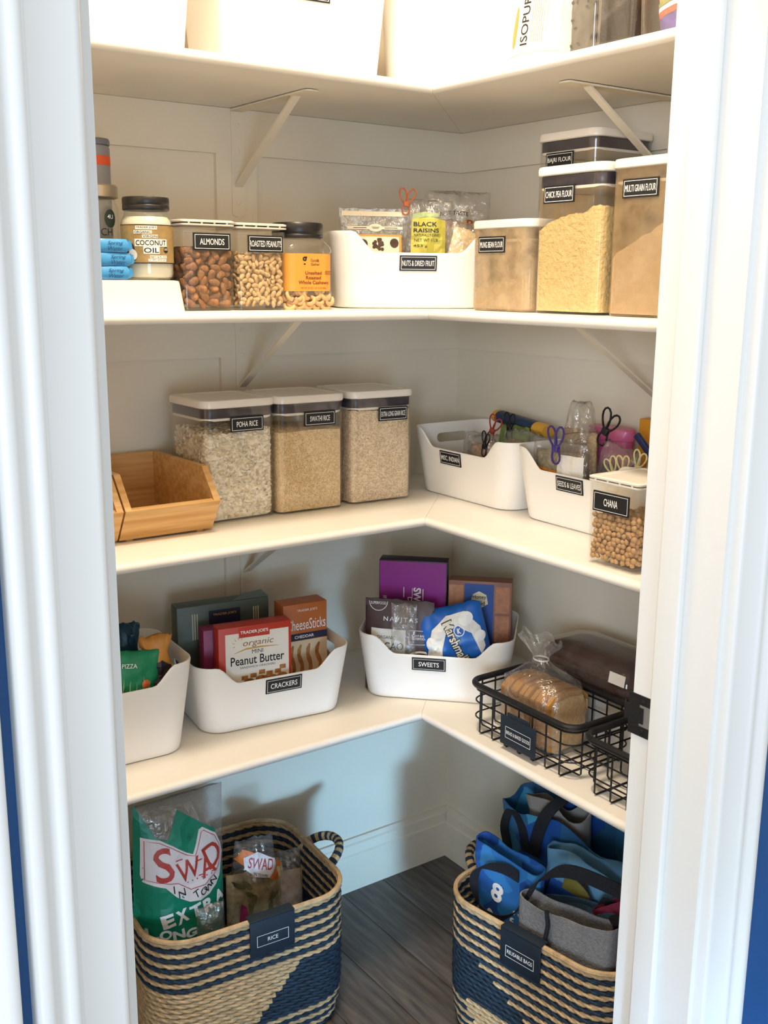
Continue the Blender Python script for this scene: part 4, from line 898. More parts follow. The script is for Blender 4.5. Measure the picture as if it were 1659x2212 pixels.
# left bin
m_teal = mat('teal_bag', '#123f54', 0.4, 0.15, 30, 0.4, 50)
th, wr = bag('teal_bag', 'dark teal bag with a twisted top in the left bin', 'bag', inbin(LB, -3, 0.055, -0.005, 0.004), -3, 0.130, 0.235, 0.055, m_teal, crumple=0.007, seed=71, topw=0.62, gather=(0.80, 0.2))
clip('teal wire clip on the dark teal bag', inbin(LB, -3, 0.075, -0.028, 0.222), -3, '#0f3346', 0.7)
m_pg = mat('pizza_green', '#1f8a5e', 0.45, 0.12, 25, 0.3, 60)
th, wr = bag('pizza_bag', 'green pizza snack bag at the front of the left bin', 'snack bag', inbin(LB, -3, 0.014, -0.066, 0.004), -3, 0.150, 0.208, 0.045, m_pg, crumple=0.005, seed=72, ry=8)
w_ = lambda x, z: (x, wr(x, z)[1]-0.0008, z)
printed('lettering', words('Y PIZZA', 0.004, 0.185, 0.038, 0.0075, 0.01), th, m_ink, wrap=w_, step=0.01)
printed('pale_flare', join(*[poly((-0.04+0.012*k, 0.11), (-0.034+0.012*k, 0.11), (-0.040+0.013*k, 0.165-0.006*(k % 3))) for k in range(9)]), th, mat('pizza_pale', '#b7cf9a', 0.5, 0.1), wrap=wr, step=0.01)
printed('pizza_picture', ell(-0.012, 0.098, 0.056, 0.040), th, mat('pizza_cream', '#e7d5b0', 0.5, 0.15, 60), wrap=wr, step=0.008)
printed('pizza_crust', stroke([(-0.012+0.050*math.cos(R(a)), 0.098+0.034*math.sin(R(a))) for a in range(15, 170, 12)], 0.006), th, m_org, wrap=w_, step=0.008)
printed('pizza_slice', poly((-0.062, 0.115), (-0.024, 0.134), (-0.030, 0.150), (-0.052, 0.154)), th, mat('pizza_brown', '#6b3a2c', 0.5, 0.2), wrap=w_, step=0.008)
printed('carrot_figure', join(ell(0.042, 0.150, 0.008, 0.009), ell(0.040, 0.138, 0.005, 0.007)), th, mat('carrot', '#d9733c', 0.5), wrap=w_, step=0.008)
m_bb = mat('kraft_brown', '#c8873a', 0.5, 0.12, 30, 0.3, 60)
th, wr = bag('twist_bag', 'golden brown bag with folded top at the right of the left bin', 'bag', inbin(LB, -3, 0.110, -0.052, 0.004), -14, 0.062, 0.222, 0.05, m_bb, crumple=0.007, seed=73, gather=(0.84, 0.25))
printed('dark_panel', poly((-0.008, 0.04), (0.024, 0.04), (0.026, 0.165), (0.008, 0.178), (-0.012, 0.168)), th, mat('bag_plum', '#2b1d26', 0.5, 0.15), wrap=wr, step=0.006)
printed('side_stripe', poly((-0.030, 0.05), (-0.018, 0.05), (-0.016, 0.172), (-0.028, 0.166)), th, mat('bag_tan', '#8a5a2a', 0.5, 0.15), wrap=wr, step=0.006)
printed('lettering', words('o', 0.006, 0.135, 0.012, 0.008, 0.01, rot=80), th, m_ink, wrap=lambda x, z: (x, wr(x, z)[1]-0.0008, z), step=0.006)
# crackers
def cpos(x, y): return inbin(KB, -6.7, x, y, 0.0042)
m_cr = mat('carton_red', '#c0361f', 0.45, 0.06, 20); m_cm = mat('carton_magenta', '#8a1d56', 0.45, 0.08, 20); m_cg = mat('carton_green', '#4a5449', 0.45, 0.08, 20)
m_co = mat('carton_orange', '#b8662f', 0.45, 0.08, 20); m_cw = mat('carton_white', '#ece6da', 0.5, 0.03, 20); m_cn = mat('carton_navy', '#20233a', 0.5, 0.1, 20)
m_cookie = mat('cracker_print', '#a8713c', 0.6, 0.3, 90); m_gold = mat('gold_print', '#c89c4c', 0.5, 0.1)
h = 0.2035
t = carton('cracker_box', 'red and white peanut butter cracker box at the front of CRACKERS bin', 'box', cpos(-0.033, -0.062), -10, 0.152, 0.036, h, m_cr, group='cracker boxes'); y = -0.0182
printed('white_panel', poly((-0.062, 0.05), (0.070, 0.05), (0.070, 0.190), (0.030, 0.190), (0.030, 0.180), (-0.034, 0.180), (-0.034, 0.190), (-0.062, 0.190)), t, m_cw, y-0.0002)
printed('red_flag', rect(-0.034, 0.030, 0.180, h-0.003), t, m_cr, y-0.0003)
printed('brand_lettering', words("TRADER JOE'S", -0.002, 0.190, 0.058, 0.0085, 0.02), t, m_ink, y-0.0006)
printed('script', words('organic', 0.006, 0.166, 0.064, 0.0155, 0.0, 0.2), t, mat('script_ink', '#8a6a3a', 0.6), y-0.0006)
printed('underline', stroke([(-0.044, 0.149), (-0.020, 0.156), (0.012, 0.1570), (0.048, 0.155)], [0.001, 0.003, 0.003, 0.001]), t, m_gold, y-0.0005)
printed('sun_rays', join(*[stroke([(-0.034+0.009*math.cos(R(a)), 0.167+0.010*math.sin(R(a))), (-0.034+0.014*math.cos(R(a)), 0.167+0.015*math.sin(R(a)))], 0.0012) for a in (60, 95, 130, 165, 200)]), t, m_gold, y-0.0005)
printed('lettering', join(words('MINI', 0.004, 0.1490, 0.023, 0.0085), words('Peanut Butter', 0.004, 0.1325, 0.112, 0.0185, 0.012), words('SANDWICH CRACKERS', 0.004, 0.1175, 0.074, 0.0042)), t, m_dark, y-0.0006)
printed('cracker_picture', join(*[rect(a, a+0.013, b, b+0.009) for a, b in ((-0.03, 0.091), (-0.012, 0.094), (0.006, 0.099), (0.022, 0.094), (0.040, 0.096), (0.050, 0.104), (0.012, 0.086), (-0.02, 0.082))], *[ell(a, b, 0.011, 0.0065) for a, b in ((-0.015, 0.087), (0.010, 0.090), (0.034, 0.088), (0.055, 0.090), (-0.04, 0.082))]), t, m_cookie, y-0.0006)
t = carton('cracker_box', 'magenta cracker box just behind the red cracker box', 'box', cpos(-0.045, -0.020), -10, 0.160, 0.036, 0.190, m_cm, group='cracker boxes')
printed('side_strip', rect(-0.014, 0.014, 0.06, 0.17), t, m_cg, -0.0182)
t = carton('cracker_box', 'dark green cracker box with an open flap at the back', 'box', cpos(-0.058, 0.052), -8, 0.198, 0.040, 0.222, m_cg, group='cracker boxes')
obj('open_flap', MB().prism([(0.02, 0.0), (0.099, 0.0), (0.085, 0.016), (0.045, 0.013)], 0, 0.0012, 'xz'), m_cg, t, (0, -0.018, 0.2225), (R(-18), 0, 0), smooth=0)
printed('navy_panel', rect(-0.032, 0.036, 0.14, 0.208), t, m_cn, -0.0203)
printed('brand_lettering', words("TRADER JOE'S", 0.002, 0.198, 0.050, 0.006, 0.01), t, m_gold, -0.0206)
for q in (-0.068, 0.064): printed('stripe', join(*[rect(q+k*0.005, q+0.0025+k*0.005, 0.15, 0.205) for k in range(3)]), t, MATS.get('pale_stripe') or mat('pale_stripe', '#b9b49a', 0.5), -0.0203)
t = carton('cracker_box', 'orange cheese sticks box at the right of CRACKERS bin', 'box', cpos(0.098, -0.005), -6, 0.100, 0.048, 0.215, m_co, group='cracker boxes'); y = -0.0242
printed('photo_panel', rect(-0.050, 0.050, 0.03, 0.135), t, mat('panel_cream', '#d9c3a0', 0.5, 0.08, 30), y-0.0002)
printed('dark_band', rect(-0.050, 0.050, 0.136, 0.151), t, m_cn, y-0.0003)
printed('lettering', join(words('CheeseSticks', 0.002, 0.170, 0.088, 0.023), words('CHEDDAR', -0.003, 0.1435, 0.044, 0.0065, 0.01), words("TRADER JOE'S", 0.004, 0.200, 0.046, 0.0065)), t, m_ink, y-0.0006)
printed('stick_picture', join(*[stroke([(a+b*0.3*math.sin(k*1.1), 0.06+0.011*k) for k in range(7)], [0.006, 0.009, 0.008, 0.010, 0.008, 0.009, 0.004]) for a, b in ((-0.03, 0.012), (-0.012, 0.014), (0.008, 0.012), (0.03, 0.016))]), t, m_cookie, y-0.0005)
# sweets
def wpos(x, y): return inbin(WB, -45, x, y, 0.0042)
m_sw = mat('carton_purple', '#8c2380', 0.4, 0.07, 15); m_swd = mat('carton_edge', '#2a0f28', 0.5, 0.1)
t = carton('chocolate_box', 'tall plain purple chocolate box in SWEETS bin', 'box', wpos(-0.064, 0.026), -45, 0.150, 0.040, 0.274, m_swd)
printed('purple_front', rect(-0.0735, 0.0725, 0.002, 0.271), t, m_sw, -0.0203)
printed('lettering', join(words('SW', 0.010, 0.197, 0.032, 0.017, 0.03, rot=-90), words('D', -0.006, 0.186, 0.010, 0.010, 0.01, rot=-90), words('NI', -0.062, 0.185, 0.012, 0.008, 0.01, rot=90), rect(-0.0205, -0.0190, 0.19, 0.213), rect(0.0220, 0.0238, 0.165, 0.211), rect(-0.0020+0.0005, -0.0005, 0.19, 0.212)), t, m_ink, -0.0207)
t = carton('graham_box', 'graham cracker box with blue centre at the right of SWEETS bin', 'box', wpos(0.084, 0.024), -45, 0.138, 0.040, 0.236, mat('carton_graham', '#8a5a48', 0.5, 0.1, 30))
m_gb = mat('graham_blue', '#274e9a', 0.5, 0.1, 20); m_gc = mat('graham_cracker', '#b07a5c', 0.6, 0.18, 120)
printed('blue_panel', rect(-0.034, 0.030, 0.03, 0.230), t, m_gb, -0.0203)
printed('emblem', poly((-0.020, 0.186), (-0.016, 0.206), (-0.002, 0.214), (0.014, 0.206), (0.018, 0.186), (0.0, 0.174)), t, mat('emblem_cream', '#d9d2b0', 0.5), -0.0206)
printed('lettering', join(words('Honey', -0.001, 0.200, 0.030, 0.011, 0.012), words('Maid', -0.001, 0.187, 0.024, 0.010, 0.012)), t, m_dark, -0.0209)
for a, b in ((-0.052, 0.196), (-0.052, 0.130), (0.049, 0.196), (0.049, 0.130), (0.049, 0.064)):
    printed('cracker_print', rect(a-0.0155, a+0.0155, b-0.030, b+0.030), t, m_gc, -0.0205)
m_nv = mat('pouch_cocoa', '#4a3536', 0.45, 0.1, 25, 0.2, 60)
th, wr = bag('cacao_pouch', 'brown cacao powder pouch at the left front of SWEETS bin', 'pouch', wpos(-0.082, -0.062), -47, 0.150, 0.205, 0.045, m_nv, shape='pouch', crumple=0.003, seed=81)
w_ = lambda x, z: (x, wr(x, z)[1]-0.0008, z)
printed('white_panel', rect(-0.060, 0.016, 0.05, 0.142), th, m_cw, wrap=wr, step=0.01)
printed('lettering', join(words('NAVITAS', 0.004, 0.164, 0.074, 0.0095, 0.005, spacing=1.35), words('PLANT-BASED\nSUPERFOOD', 0.046, 0.128, 0.034, 0.011, 0.01), stroke([(-0.046+0.020*math.cos(R(a)), 0.200+0.020*math.sin(R(a))) for a in range(180, 361, 15)], 0.0012), words('SUPERFOOD', -0.046, 0.196, 0.034, 0.006)), th, m_ink, wrap=w_, step=0.01)
printed('panel_frame', stroke([(0.024, 0.112), (0.070, 0.112), (0.070, 0.142), (0.024, 0.142)], 0.0012, True), th, m_ink, wrap=w_, step=0.01)
printed('dark_lettering', join(words('ORGANIC', -0.026, 0.124, 0.040, 0.0065), words('CACAO', -0.022, 0.106, 0.068, 0.0155)), th, m_dark, wrap=w_, step=0.01)
printed('bowl_picture', ell(0.048, 0.078, 0.030, 0.020), th, m_ink, wrap=wr, step=0.01)
printed('powder_picture', ell(0.048, 0.078, 0.026, 0.016), th, mat('cocoa_print', '#33211c', 0.7, 0.3, 120), wrap=w_, step=0.01)
th, wr = bag('twisted_bag', 'empty twisted clear bag in front of the cacao pouch', 'bag', wpos(-0.068, -0.094), -47, 0.050, 0.205, 0.014, m_film, crumple=0.006, seed=82, topw=1.1, gather=(0.35, 0.6))
m_mb = mat('marsh_blue', '#1f63b8', 0.3, 0.12, 20, 0.2, 50); m_mw = mat('marshmallow', '#e6e2da', 0.7, 0.06, 30)
th, wr = bag('marshmallow_bag', 'blue bag of white marshmallows in front of the graham box', 'bag', wpos(0.064, -0.056), -45, 0.150, 0.200, 0.060, m_mb, crumple=0.005, seed=83, ry=-14)
wrm = wr
wr = lambda x, z: (x, wrm(x, z+0.030)[1], z+0.030)
w_ = lambda x, z: (x, wr(x, z)[1]-0.0010, z+0.030)
printed('clear_window', poly((-0.058, 0.075), (-0.036, 0.130), (0.0, 0.155), (0.040, 0.158), (0.066, 0.120), (0.068, 0.075), (0.058, 0.060), (0.046, 0.110), (0.020, 0.132), (-0.006, 0.122), (-0.022, 0.086), (-0.028, 0.050), (-0.046, 0.052)), th, m_mw, wrap=wr, step=0.007)
mat('marsh_bright', '#f4f2ee', 0.6)
for q in ((0.040, 0.143, 0.016, 0.014, 20, 20), (0.062, 0.100, 0.011, 0.012), (-0.042, 0.100, 0.012, 0.016)): printed('marshmallow_print', ell(*q), th, MATS['marsh_bright'], wrap=w_, step=0.007)
printed('lettering_shadow', words('Marshmallows', 0.014, 0.082, 0.130, 0.024, 0.06, rot=-76), th, m_dark, wrap=w_, step=0.007)
printed('lettering', words('Marshmallows', 0.014, 0.082, 0.126, 0.021, 0.02, rot=-76), th, mat('marsh_letter', '#e2d9c4', 0.6), wrap=lambda x, z: (x, wr(x, z)[1]-0.0018, z+0.030), step=0.007)
printed('round_seal', join(stroke([(0.022+0.011*math.cos(R(a)), 0.121+0.011*math.sin(R(a))) for a in range(0, 360, 20)], 0.002, True), words('K', 0.022, 0.121, 0.008, 0.011, 0.05)), th, m_ink, wrap=lambda x, z: (x, wr(x, z)[1]-0.0020, z+0.030), step=0.007)
# wire baskets
def rr_path(w_, d_, r_, z, n=6): return [(x, y, z) for x, y in rrect(w_, d_, r_, n)]
def wire_basket(label, loc, rz, w_=0.285, d_=0.168, H=0.109, text=None):
    t = thing('wire_basket', label, 'basket', loc, rz, 'black wire baskets')
    obj('rim', MB().tube(rr_path(w_, d_, 0.030, H-0.006), 0.0062, 10, True), m_blk, t)
    obj('rim_wire', MB().tube(rr_path(w_-0.008, d_-0.008, 0.028, H-0.0175), 0.0022, 6, True), m_blk, t)
    for z in (0.067, 0.034): obj('ring_wire', MB().tube(rr_path(w_-0.006, d_-0.006, 0.028, z), 0.0017, 6, True), m_blk, t)
    b = 0.0018
    def U(a, lim, horiz):
        P = [(a, -lim, H-0.008), (a, -lim, b+0.004), (a, -lim+0.004, b), (a, lim-0.004, b), (a, lim, b+0.004), (a, lim, H-0.008)]
        return [(q[1], q[0], q[2]) for q in P] if horiz else P
    nx, ny = 7, 4
    for k in range(nx): obj('wire', MB().tube(U(-w_/2+0.032+(w_-0.064)*k/(nx-1), d_/2-0.0045, False), 0.0018, 6), m_blk, t)
    for k in range(ny): obj('wire', MB().tube([(x, y, z+0.0036 if z < 0.01 else z) for x, y, z in U(-d_/2+0.032+(d_-0.064)*k/(ny-1), w_/2-0.0045, True)], 0.0018, 6), m_blk, t)
    if text:
        pl = obj('label_plate', MB().rbox(0.096, 0.003, 0.013, 0.072, 0.001, 0.0008), m_navylab, t, (0.007, -d_/2-0.003, 0))
        obj('hook', MB().rbox(0.060, 0.0035, 0.0715, 0.080, 0.001, 0.0008), m_navylab, pl)
        printed('border', frame(-0.033, 0.036, 0.029, 0.052, 0.0009), pl, m_ink, -0.0020)
        printed('lettering', words(text, 0.0015, 0.0405, 0.064, 0.0072, 0.006), pl, m_ink, -0.0020)
    return t
B1 = (-0.289, -0.658, S4+0.0002); B2 = (-0.289, -0.966, S4+0.0002)
wire_basket('black wire basket labelled BREAD & BAKED GOODS on the lowest shelf', B1, -90, text='BREAD & BAKED GOODS')
wire_basket('black wire basket half hidden by the door frame', B2, -90)
m_crumb = mat('bread_crust', '#b07f42', 0.7, 0.22, 30, 0.4, 90); m_crumb2 = mat('bread_crumb', '#cfa469', 0.85, 0.12, 70, 0.5, 160)
L0 = (B1[0]+0.004, B1[1]+0.020, S4+0.0075)
def slice_ring(x, k):
    pts = [(-0.044, 0), (0.044, 0), (0.048, 0.006), (0.047, 0.062), (0.053, 0.076), (0.052, 0.094), (0.036, 0.108), (0.0, 0.113), (-0.036, 0.108), (-0.052, 0.094), (-0.053, 0.076), (-0.047, 0.062), (-0.048, 0.006)]
    return [(x, a*k, 0.004+b*k) for a, b in pts]
lf = thing('bread_loaf', 'sliced bread loaf lying in the wire basket', 'bread', L0, -90)
sl = mesh_of(MB().loft([slice_ring(-0.0065, 0.93), slice_ring(-0.0050, 1.0), slice_ring(0.0050, 1.0), slice_ring(0.0065, 0.93)]), m_crumb, 'slice', 30)
for k in range(10):
    o = link('slice', sl, lf, (-0.063+0.0138*k, random.gauss(0, 0.001), random.uniform(0, 0.001)), (0, R(random.gauss(0, 1.2)), 0))
face = mesh_of(MB().loft([slice_ring(-0.0080+0.0002, 0.90), slice_ring(-0.0074+0.0002, 0.92)]), m_crumb2, 'crumb_face', 30)
link('crumb_face', face, lf, (-0.063, 0, 0)); link('crumb_face', face, lf, (-0.063+0.0138*9+0.0152, 0, 0))
bt = thing('bread_bag', 'clear gathered plastic bag around the bread loaf', 'bag', L0, -90)
def bread_bag():
    rings = []; n = 36
    for z, a, b, c in ((0.0005, 0.060, 0.036, 0), (0.002, 0.080, 0.054, 0), (0.020, 0.082, 0.058, 0), (0.06, 0.082, 0.058, 0), (0.095, 0.080, 0.059, 0), (0.120, 0.070, 0.052, -0.003), (0.135, 0.048, 0.036, -0.007), (0.146, 0.026, 0.020, -0.010), (0.155, 0.016, 0.013, -0.012), (0.165, 0.018, 0.014, -0.013), (0.178, 0.032, 0.020, -0.014), (0.192, 0.048, 0.022, -0.016), (0.200, 0.056, 0.020, -0.018)):
        ring = []
        for i in range(n):
            an = 2*PI*i/n; f_ = 1+0.10*math.sin(9*an+z*40)*sstep(0.08, 0.15, z)+0.05*nz3(math.cos(an), math.sin(an), z*20, 2.2)
            sx = math.copysign(abs(math.cos(an))**0.6, math.cos(an)) if z < 0.125 else math.cos(an); sy = math.copysign(abs(math.sin(an))**0.6, math.sin(an)) if z < 0.125 else math.sin(an)
            ring.append((c+a*sx*f_, b*sy*f_, z+0.008*sstep(0.17, 0.2, z)*math.sin(5*an)))
        rings.append(ring)
    return MB().loft(rings, c0=True, c1=False)
obj('film', bread_bag(), m_film, bt, smooth=80)
obj('tie', MB().tube([(-0.0125+0.0165*math.cos(2*PI*i/14), 0.0135*math.sin(2*PI*i/14), 0.158) for i in range(14)], 0.0016, 6, True), m_ink, bt)
# white box and clamshell against the wall behind the basket
t = thing('white_carton', 'low white carton against the wall behind the wire basket', 'box', (-0.110, -0.735, S4), -90)
obj('carton_body', MB().rbox(0.42, 0.158, 0, 0.082, 0.004, 0.003), mat('carton_plain_white', '#e6e2dc', 0.5, 0.02, 12), t)
m_shell = clear('clamshell_plastic', (0.90, 0.86, 0.82), 1.0, 0.05, 0.10, (0.5, 0.42, 0.38)); m_cake = mat('brown_loaf', '#4a2f24', 0.8, 0.2, 60, 0.5, 150)
CS = (-0.112, -0.632, S4+0.0826)
t = thing('clamshell_pack', 'clear plastic clamshell of brown cake on the white carton', 'package', CS, -90)
def cs_ring(a, b, z): return [(x, y, z) for x, y in rrect(a, b, 0.026, 5)]
obj('tray', MB().loft([cs_ring(0.236, 0.126, 0), cs_ring(0.244, 0.134, 0.004), cs_ring(0.256, 0.146, 0.034), cs_ring(0.268, 0.156, 0.035), cs_ring(0.268, 0.156, 0.0365)]), m_shell, t)
obj('cover', MB().loft([cs_ring(0.268, 0.156, 0.037), cs_ring(0.256, 0.146, 0.038), cs_ring(0.248, 0.138, 0.062), cs_ring(0.236, 0.126, 0.070), cs_ring(0.18, 0.09, 0.078), cs_ring(0.06, 0.03, 0.081)]), m_shell, t)
obj('cake', MB().loft([cs_ring(0.226, 0.116, 0.004), cs_ring(0.238, 0.128, 0.012), cs_ring(0.240, 0.132, 0.050), cs_ring(0.226, 0.118, 0.062), cs_ring(0.15, 0.07, 0.070)]), m_cake, t)
obj('price_tag', MB().box(-0.02, 0.02, -0.0006, 0, -0.011, 0.011), m_pap, t, (0.098, -0.0725, 0.052), (R(-10), 0, 0), smooth=0)
th, wr = bag('paper_packet', 'crumpled white paper packet in the half-hidden wire basket', 'packet', (B2[0]+0.01, B2[1]+0.03, S4+0.0080), -80, 0.15, 0.105, 0.06, mat('white_paper', '#d9d4cc', 0.6, 0.05, 20, 0.2, 40), crumple=0.008, seed=91, rx=-10)
# ------------------------------------------------------------------ woven baskets on the floor
m_nat = mat('seagrass_natural', '#bfa27a', 0.75, 0.22, 60, 0.6, 200, stretch=(1, 1, 1)); m_nvy = mat('seagrass_navy', '#132a3d', 0.7, 0.3, 70, 0.6, 200)
BL, BW, BH, NR = 0.43, 0.36, 0.300, 28
PITCH = BH/NR
def rope_row(z, ins, colour, ph):
    ring = dense(rrect(BL-2*ins, BW-2*ins, 0.085-ins*0.5, 7), 0.0075); n = len(ring); mb = MB(); r0 = PITCH*0.36; per = 0.0
    P = [Vector((x, y, z)) for x, y in ring]; acc = [0.0]
    for i in range(n): acc.append(acc[-1]+(P[(i+1) % n]-P[i]).length)
    turns = round(acc[-1]/0.046)
    for s_ in (0, 1):
        rings = []
        for i in range(n):
            t = (P[(i+1) % n]-P[i-1]).normalized(); nn = Vector((-t.y, t.x, 0)); upv = Vector((0, 0, 1))
            a = 2*PI*turns*acc[i]/acc[-1]+ph+PI*s_; c = P[i]+(nn*math.cos(a)*0.75+upv*math.sin(a))*r0*0.62
            wob = 1+0.10*nz3(P[i].x, P[i].y, z*7+s_, 60)
            rings.append([c+(nn*math.cos(q)+upv*math.sin(q))*r0*0.95*wob for q in (0, PI/3, 2*PI/3, PI, 4*PI/3, 5*PI/3)])
        o = len(mb.v); mb.loft(rings, loop=True)
    k = len(mb.f)//2
    for q in range(len(mb.f)):
        i = (q % k)//6; mb.m[q] = colour(ring[i][0], ring[i][1])
    return mb
def basket(label, loc, rz, pattern, text, tx):
    t = thing('woven_basket', label, 'basket', loc, rz, 'navy and natural woven floor baskets')
    for k in range(NR):
        z = PITCH*(k+0.5); ins = 0.012*(1-min(1, z/0.12))**2
        obj('rope_row', rope_row(z, ins+0.004, lambda x, y: pattern(k, x, y, z), k*1.9), [m_nvy, m_nat], t, smooth=80)
    obj('rim_rope', MB().tube(rr_path(BL-0.006, BW-0.006, 0.083, BH+0.003, 8), 0.0052, 7, True), m_nat, t)
    li = lambda i, z: [(x, y, z) for x, y in rrect(BL-2*i, BW-2*i, 0.08, 7)]
    obj('base', MB().loft([li(0.014, 0.001), li(0.012, 0.006), li(0.02, 0.008)]), m_nvy, t)
    for s_ in (-1, 1):
        pts = []; n = 22
        for i in range(n+1):
            a = PI*i/n; pts.append((s_*(BL/2-0.006+0.058*math.sin(a)), -0.055*math.cos(a), BH-0.024+0.034*math.sin(a)**0.7))
        mb = MB().tube(pts, 0.0098, 8)
        for q in range(len(mb.f)):
            mb.m[q] = 1 if ((q//8) % 2) else 0
        obj('handle', mb, [m_nvy, m_nat], t)
    pl = obj('label_tag', MB().rbox(0.096, 0.004, BH-0.070, BH+0.006, 0.0015, 0.001), m_navylab, t, (tx, -BW/2-0.0062, 0))
    obj('hook', MB().rbox(0.096, 0.024, BH+0.0062, BH+0.0092, 0.0015, 0.0008, 0, 0.010), m_navylab, pl)
    printed('border', frame(-0.034, 0.034, BH-0.050, BH-0.026, 0.0010), pl, m_ink, -0.0024)
    printed('lettering', words(text, 0, BH-0.038, min(0.060, 0.0056*len(text)), 0.0085, 0.006), pl, m_ink, -0.0024)
    return t
def pat1(k, x, y, z):
    if k >= 17: return 1 if (k % 2) else 0
    if x < -0.19 and y > -0.12: return 1 if z < 0.19 else 0
    b = 0.085-(0.182-z)*0.95
    if x < b and y < 0.0: return 1
    if z < 0.075 and x > b: return 1 if k % 2 else 0
    return 0
def pat2(k, x, y, z):
    if k >= 19: return 1 if (k % 2) else 0
    d1 = 0.06+(0.20-z)*0.9; band = abs(z-(0.200-0.55*(x+0.19)))
    if x > -0.10 and z > 0.215-0.55*(x+0.19)+0.02: return 1 if k % 2 else 0
    if z < 0.095+0.05*max(0, x+0.1) and x > -0.13+max(0, 0.07-z)*0.6: return 1
    if z < 0.10 and x <= -0.10: return 1 if k % 2 else 0
    return 0
F1 = (-0.770, -0.215, 0.0); F2 = (-0.224, -0.690, 0.0)
basket('navy and natural woven basket labelled RICE on the floor', F1, -4, pat1, 'RICE', 0.022)
basket('navy and natural woven basket labelled REUSABLE BAGS on the floor', F2, -81, pat2, 'REUSABLE BAGS', 0.008)
# the green rice bag
BX0_, BY0_, BZ0_ = -0.884, -0.252, 0.016
th, wr = bag('rice_sack', 'green and clear extra long rice sack with a white banner', 'bag', (BX0_, BY0_, BZ0_), 0, 0.190, 0.520, 0.092, m_filmd, crumple=0.004, seed=101, botw=0.84, topw=1.0, nu=30, nv=44, freq=9)
def sw(X, Y): return (0.000279282*X-0.0000094*Y-1.0029-BX0_, -0.0000984*X-0.0002816*Y+0.59496-BZ0_)
def swp(*pts): return poly(*[sw(*q) for q in pts])
def off(wr_, d_): return lambda x, z: (x, wr_(x, z)[1]-d_, z)
m_sg = mat('sack_green', '#0f7a5e', 0.4, 0.10, 15, 0.2, 40); m_spk = mat('sack_banner', '#e0d4d2', 0.5, 0.03, 20); m_srd = mat('sack_red', '#b03a2e', 0.5, 0.08, 20)
printed('green_print', join(swp((97, 140), (225, 345), (300, 352), (390, 140), (560, 215), (655, 250), (700, 400), (750, 700), (775, 940), (775, 1500), (130, 1500), (97, 1110)), ), th, m_sg, wrap=wr, step=0.012)
ban = [(130, 365), (245, 355), (330, 385), (430, 425), (470, 430), (530, 262), (560, 242), (660, 280), (700, 350), (722, 430), (700, 530), (690, 600), (660, 670), (600, 730), (520, 770), (440, 778), (350, 755), (275, 695), (130, 690)]
bn = printed('banner', swp(*ban), th, m_spk, wrap=off(wr, 0.0008), step=0.010)
cxb = sum(q[0] for q in ban)/len(ban); cyb = 520
inner = [(150, 382), (240, 374), (330, 402), (430, 442), (485, 440), (545, 275), (565, 262), (650, 298), (685, 360), (704, 430), (680, 520), (640, 580), (560, 650), (450, 690), (360, 650), (290, 660), (150, 668)]
printed('banner_line', stroke([sw(*q) for q in inner], 0.0013, True), bn, m_srd, wrap=off(wr, 0.0016), step=0.010)
def letter(ch, x0, x1, y0, y1, rot=0, bold=0.01):
    a = sw((x0+x1)/2, (y0+y1)/2); return words(ch, a[0], a[1], (x1-x0)*0.000282, (y1-y0)*0.00029, bold, rot=rot)
def serif(x0, x1, y, sl=-0.35): return stroke([sw(x0, y), sw(x1, y+sl*(x1-x0))], 0.0022)
printed('brand_letters', join(letter('S', 205, 328, 410, 655, 4), letter('W', 352, 520, 470, 620, 8), letter('A', 520, 640, 445, 590, 14), letter('D', 560, 690, 340, 520, 20), serif(345, 395, 490), serif(480, 535, 480), serif(512, 552, 590), serif(610, 655, 555)), bn, m_srd, wrap=off(wr, 0.0017), step=0.010)
letters = 'IN TOWN'; arc = []
for k, ch in enumerate(letters):
    if ch == ' ': continue
    a = R(118-13.8*k); X, Y = 440+250*math.cos(a)*0.95, 500+225*math.sin(a)
    p_ = sw(X, Y); arc.append(words(ch, p_[0], p_[1], None, 0.0155, 0.005, 0.15, rot=18-8+(k*5)))
printed('arc_lettering', join(*arc), bn, m_dark, wrap=off(wr, 0.0017), step=0.010)
printed('dots', join(*[ell(*sw(430+36*k, 640-14*k), 0.0016, 0.0016, 8) for k in range(6)]), bn, m_srd, wrap=off(wr, 0.0017))
printed('registered_mark', join(stroke([(sw(460, 316)[0]+0.006*math.cos(R(a)), sw(460, 316)[1]+0.006*math.sin(R(a))) for a in range(0, 360, 30)], 0.0006, True), words('R', *sw(460, 316), 0.005, 0.006)), th, mat('sack_dark_green', '#0a4032', 0.5), wrap=off(wr, 0.0008))
def slab(ch, x0, x1, y0, y1, rot): return letter(ch, x0, x1, y0, y1, rot, 0.045)
printed('lettering', join(*[slab(ch, 245+100*k, 332+100*k, 890-46*k, 995-46*k, 12) for k, ch in enumerate('EXTRA')], *[slab(ch, 145+88*k, 228+88*k, 1030-14*k, 1110-20*k, 6) for k, ch in enumerate('LONG')], *[slab(ch, 600+46*k, 636+46*k, 955-30*k, 1020-34*k, 12) for k, ch in enumerate('GRAIN')][:0]), th, m_ink, wrap=off(wr, 0.0010), step=0.010)
printed('side_lettering', join(letter('I', 728, 742, 820, 885, 10, 0.03), letter('N', 748, 775, 800, 870, 10, 0.03)), th, m_ink, wrap=off(wr, 0.0010), step=0.010)
filling(th, 'rice_mass', 0.158, 0.30, 0.084, m_rice2, 105, z=0.004)
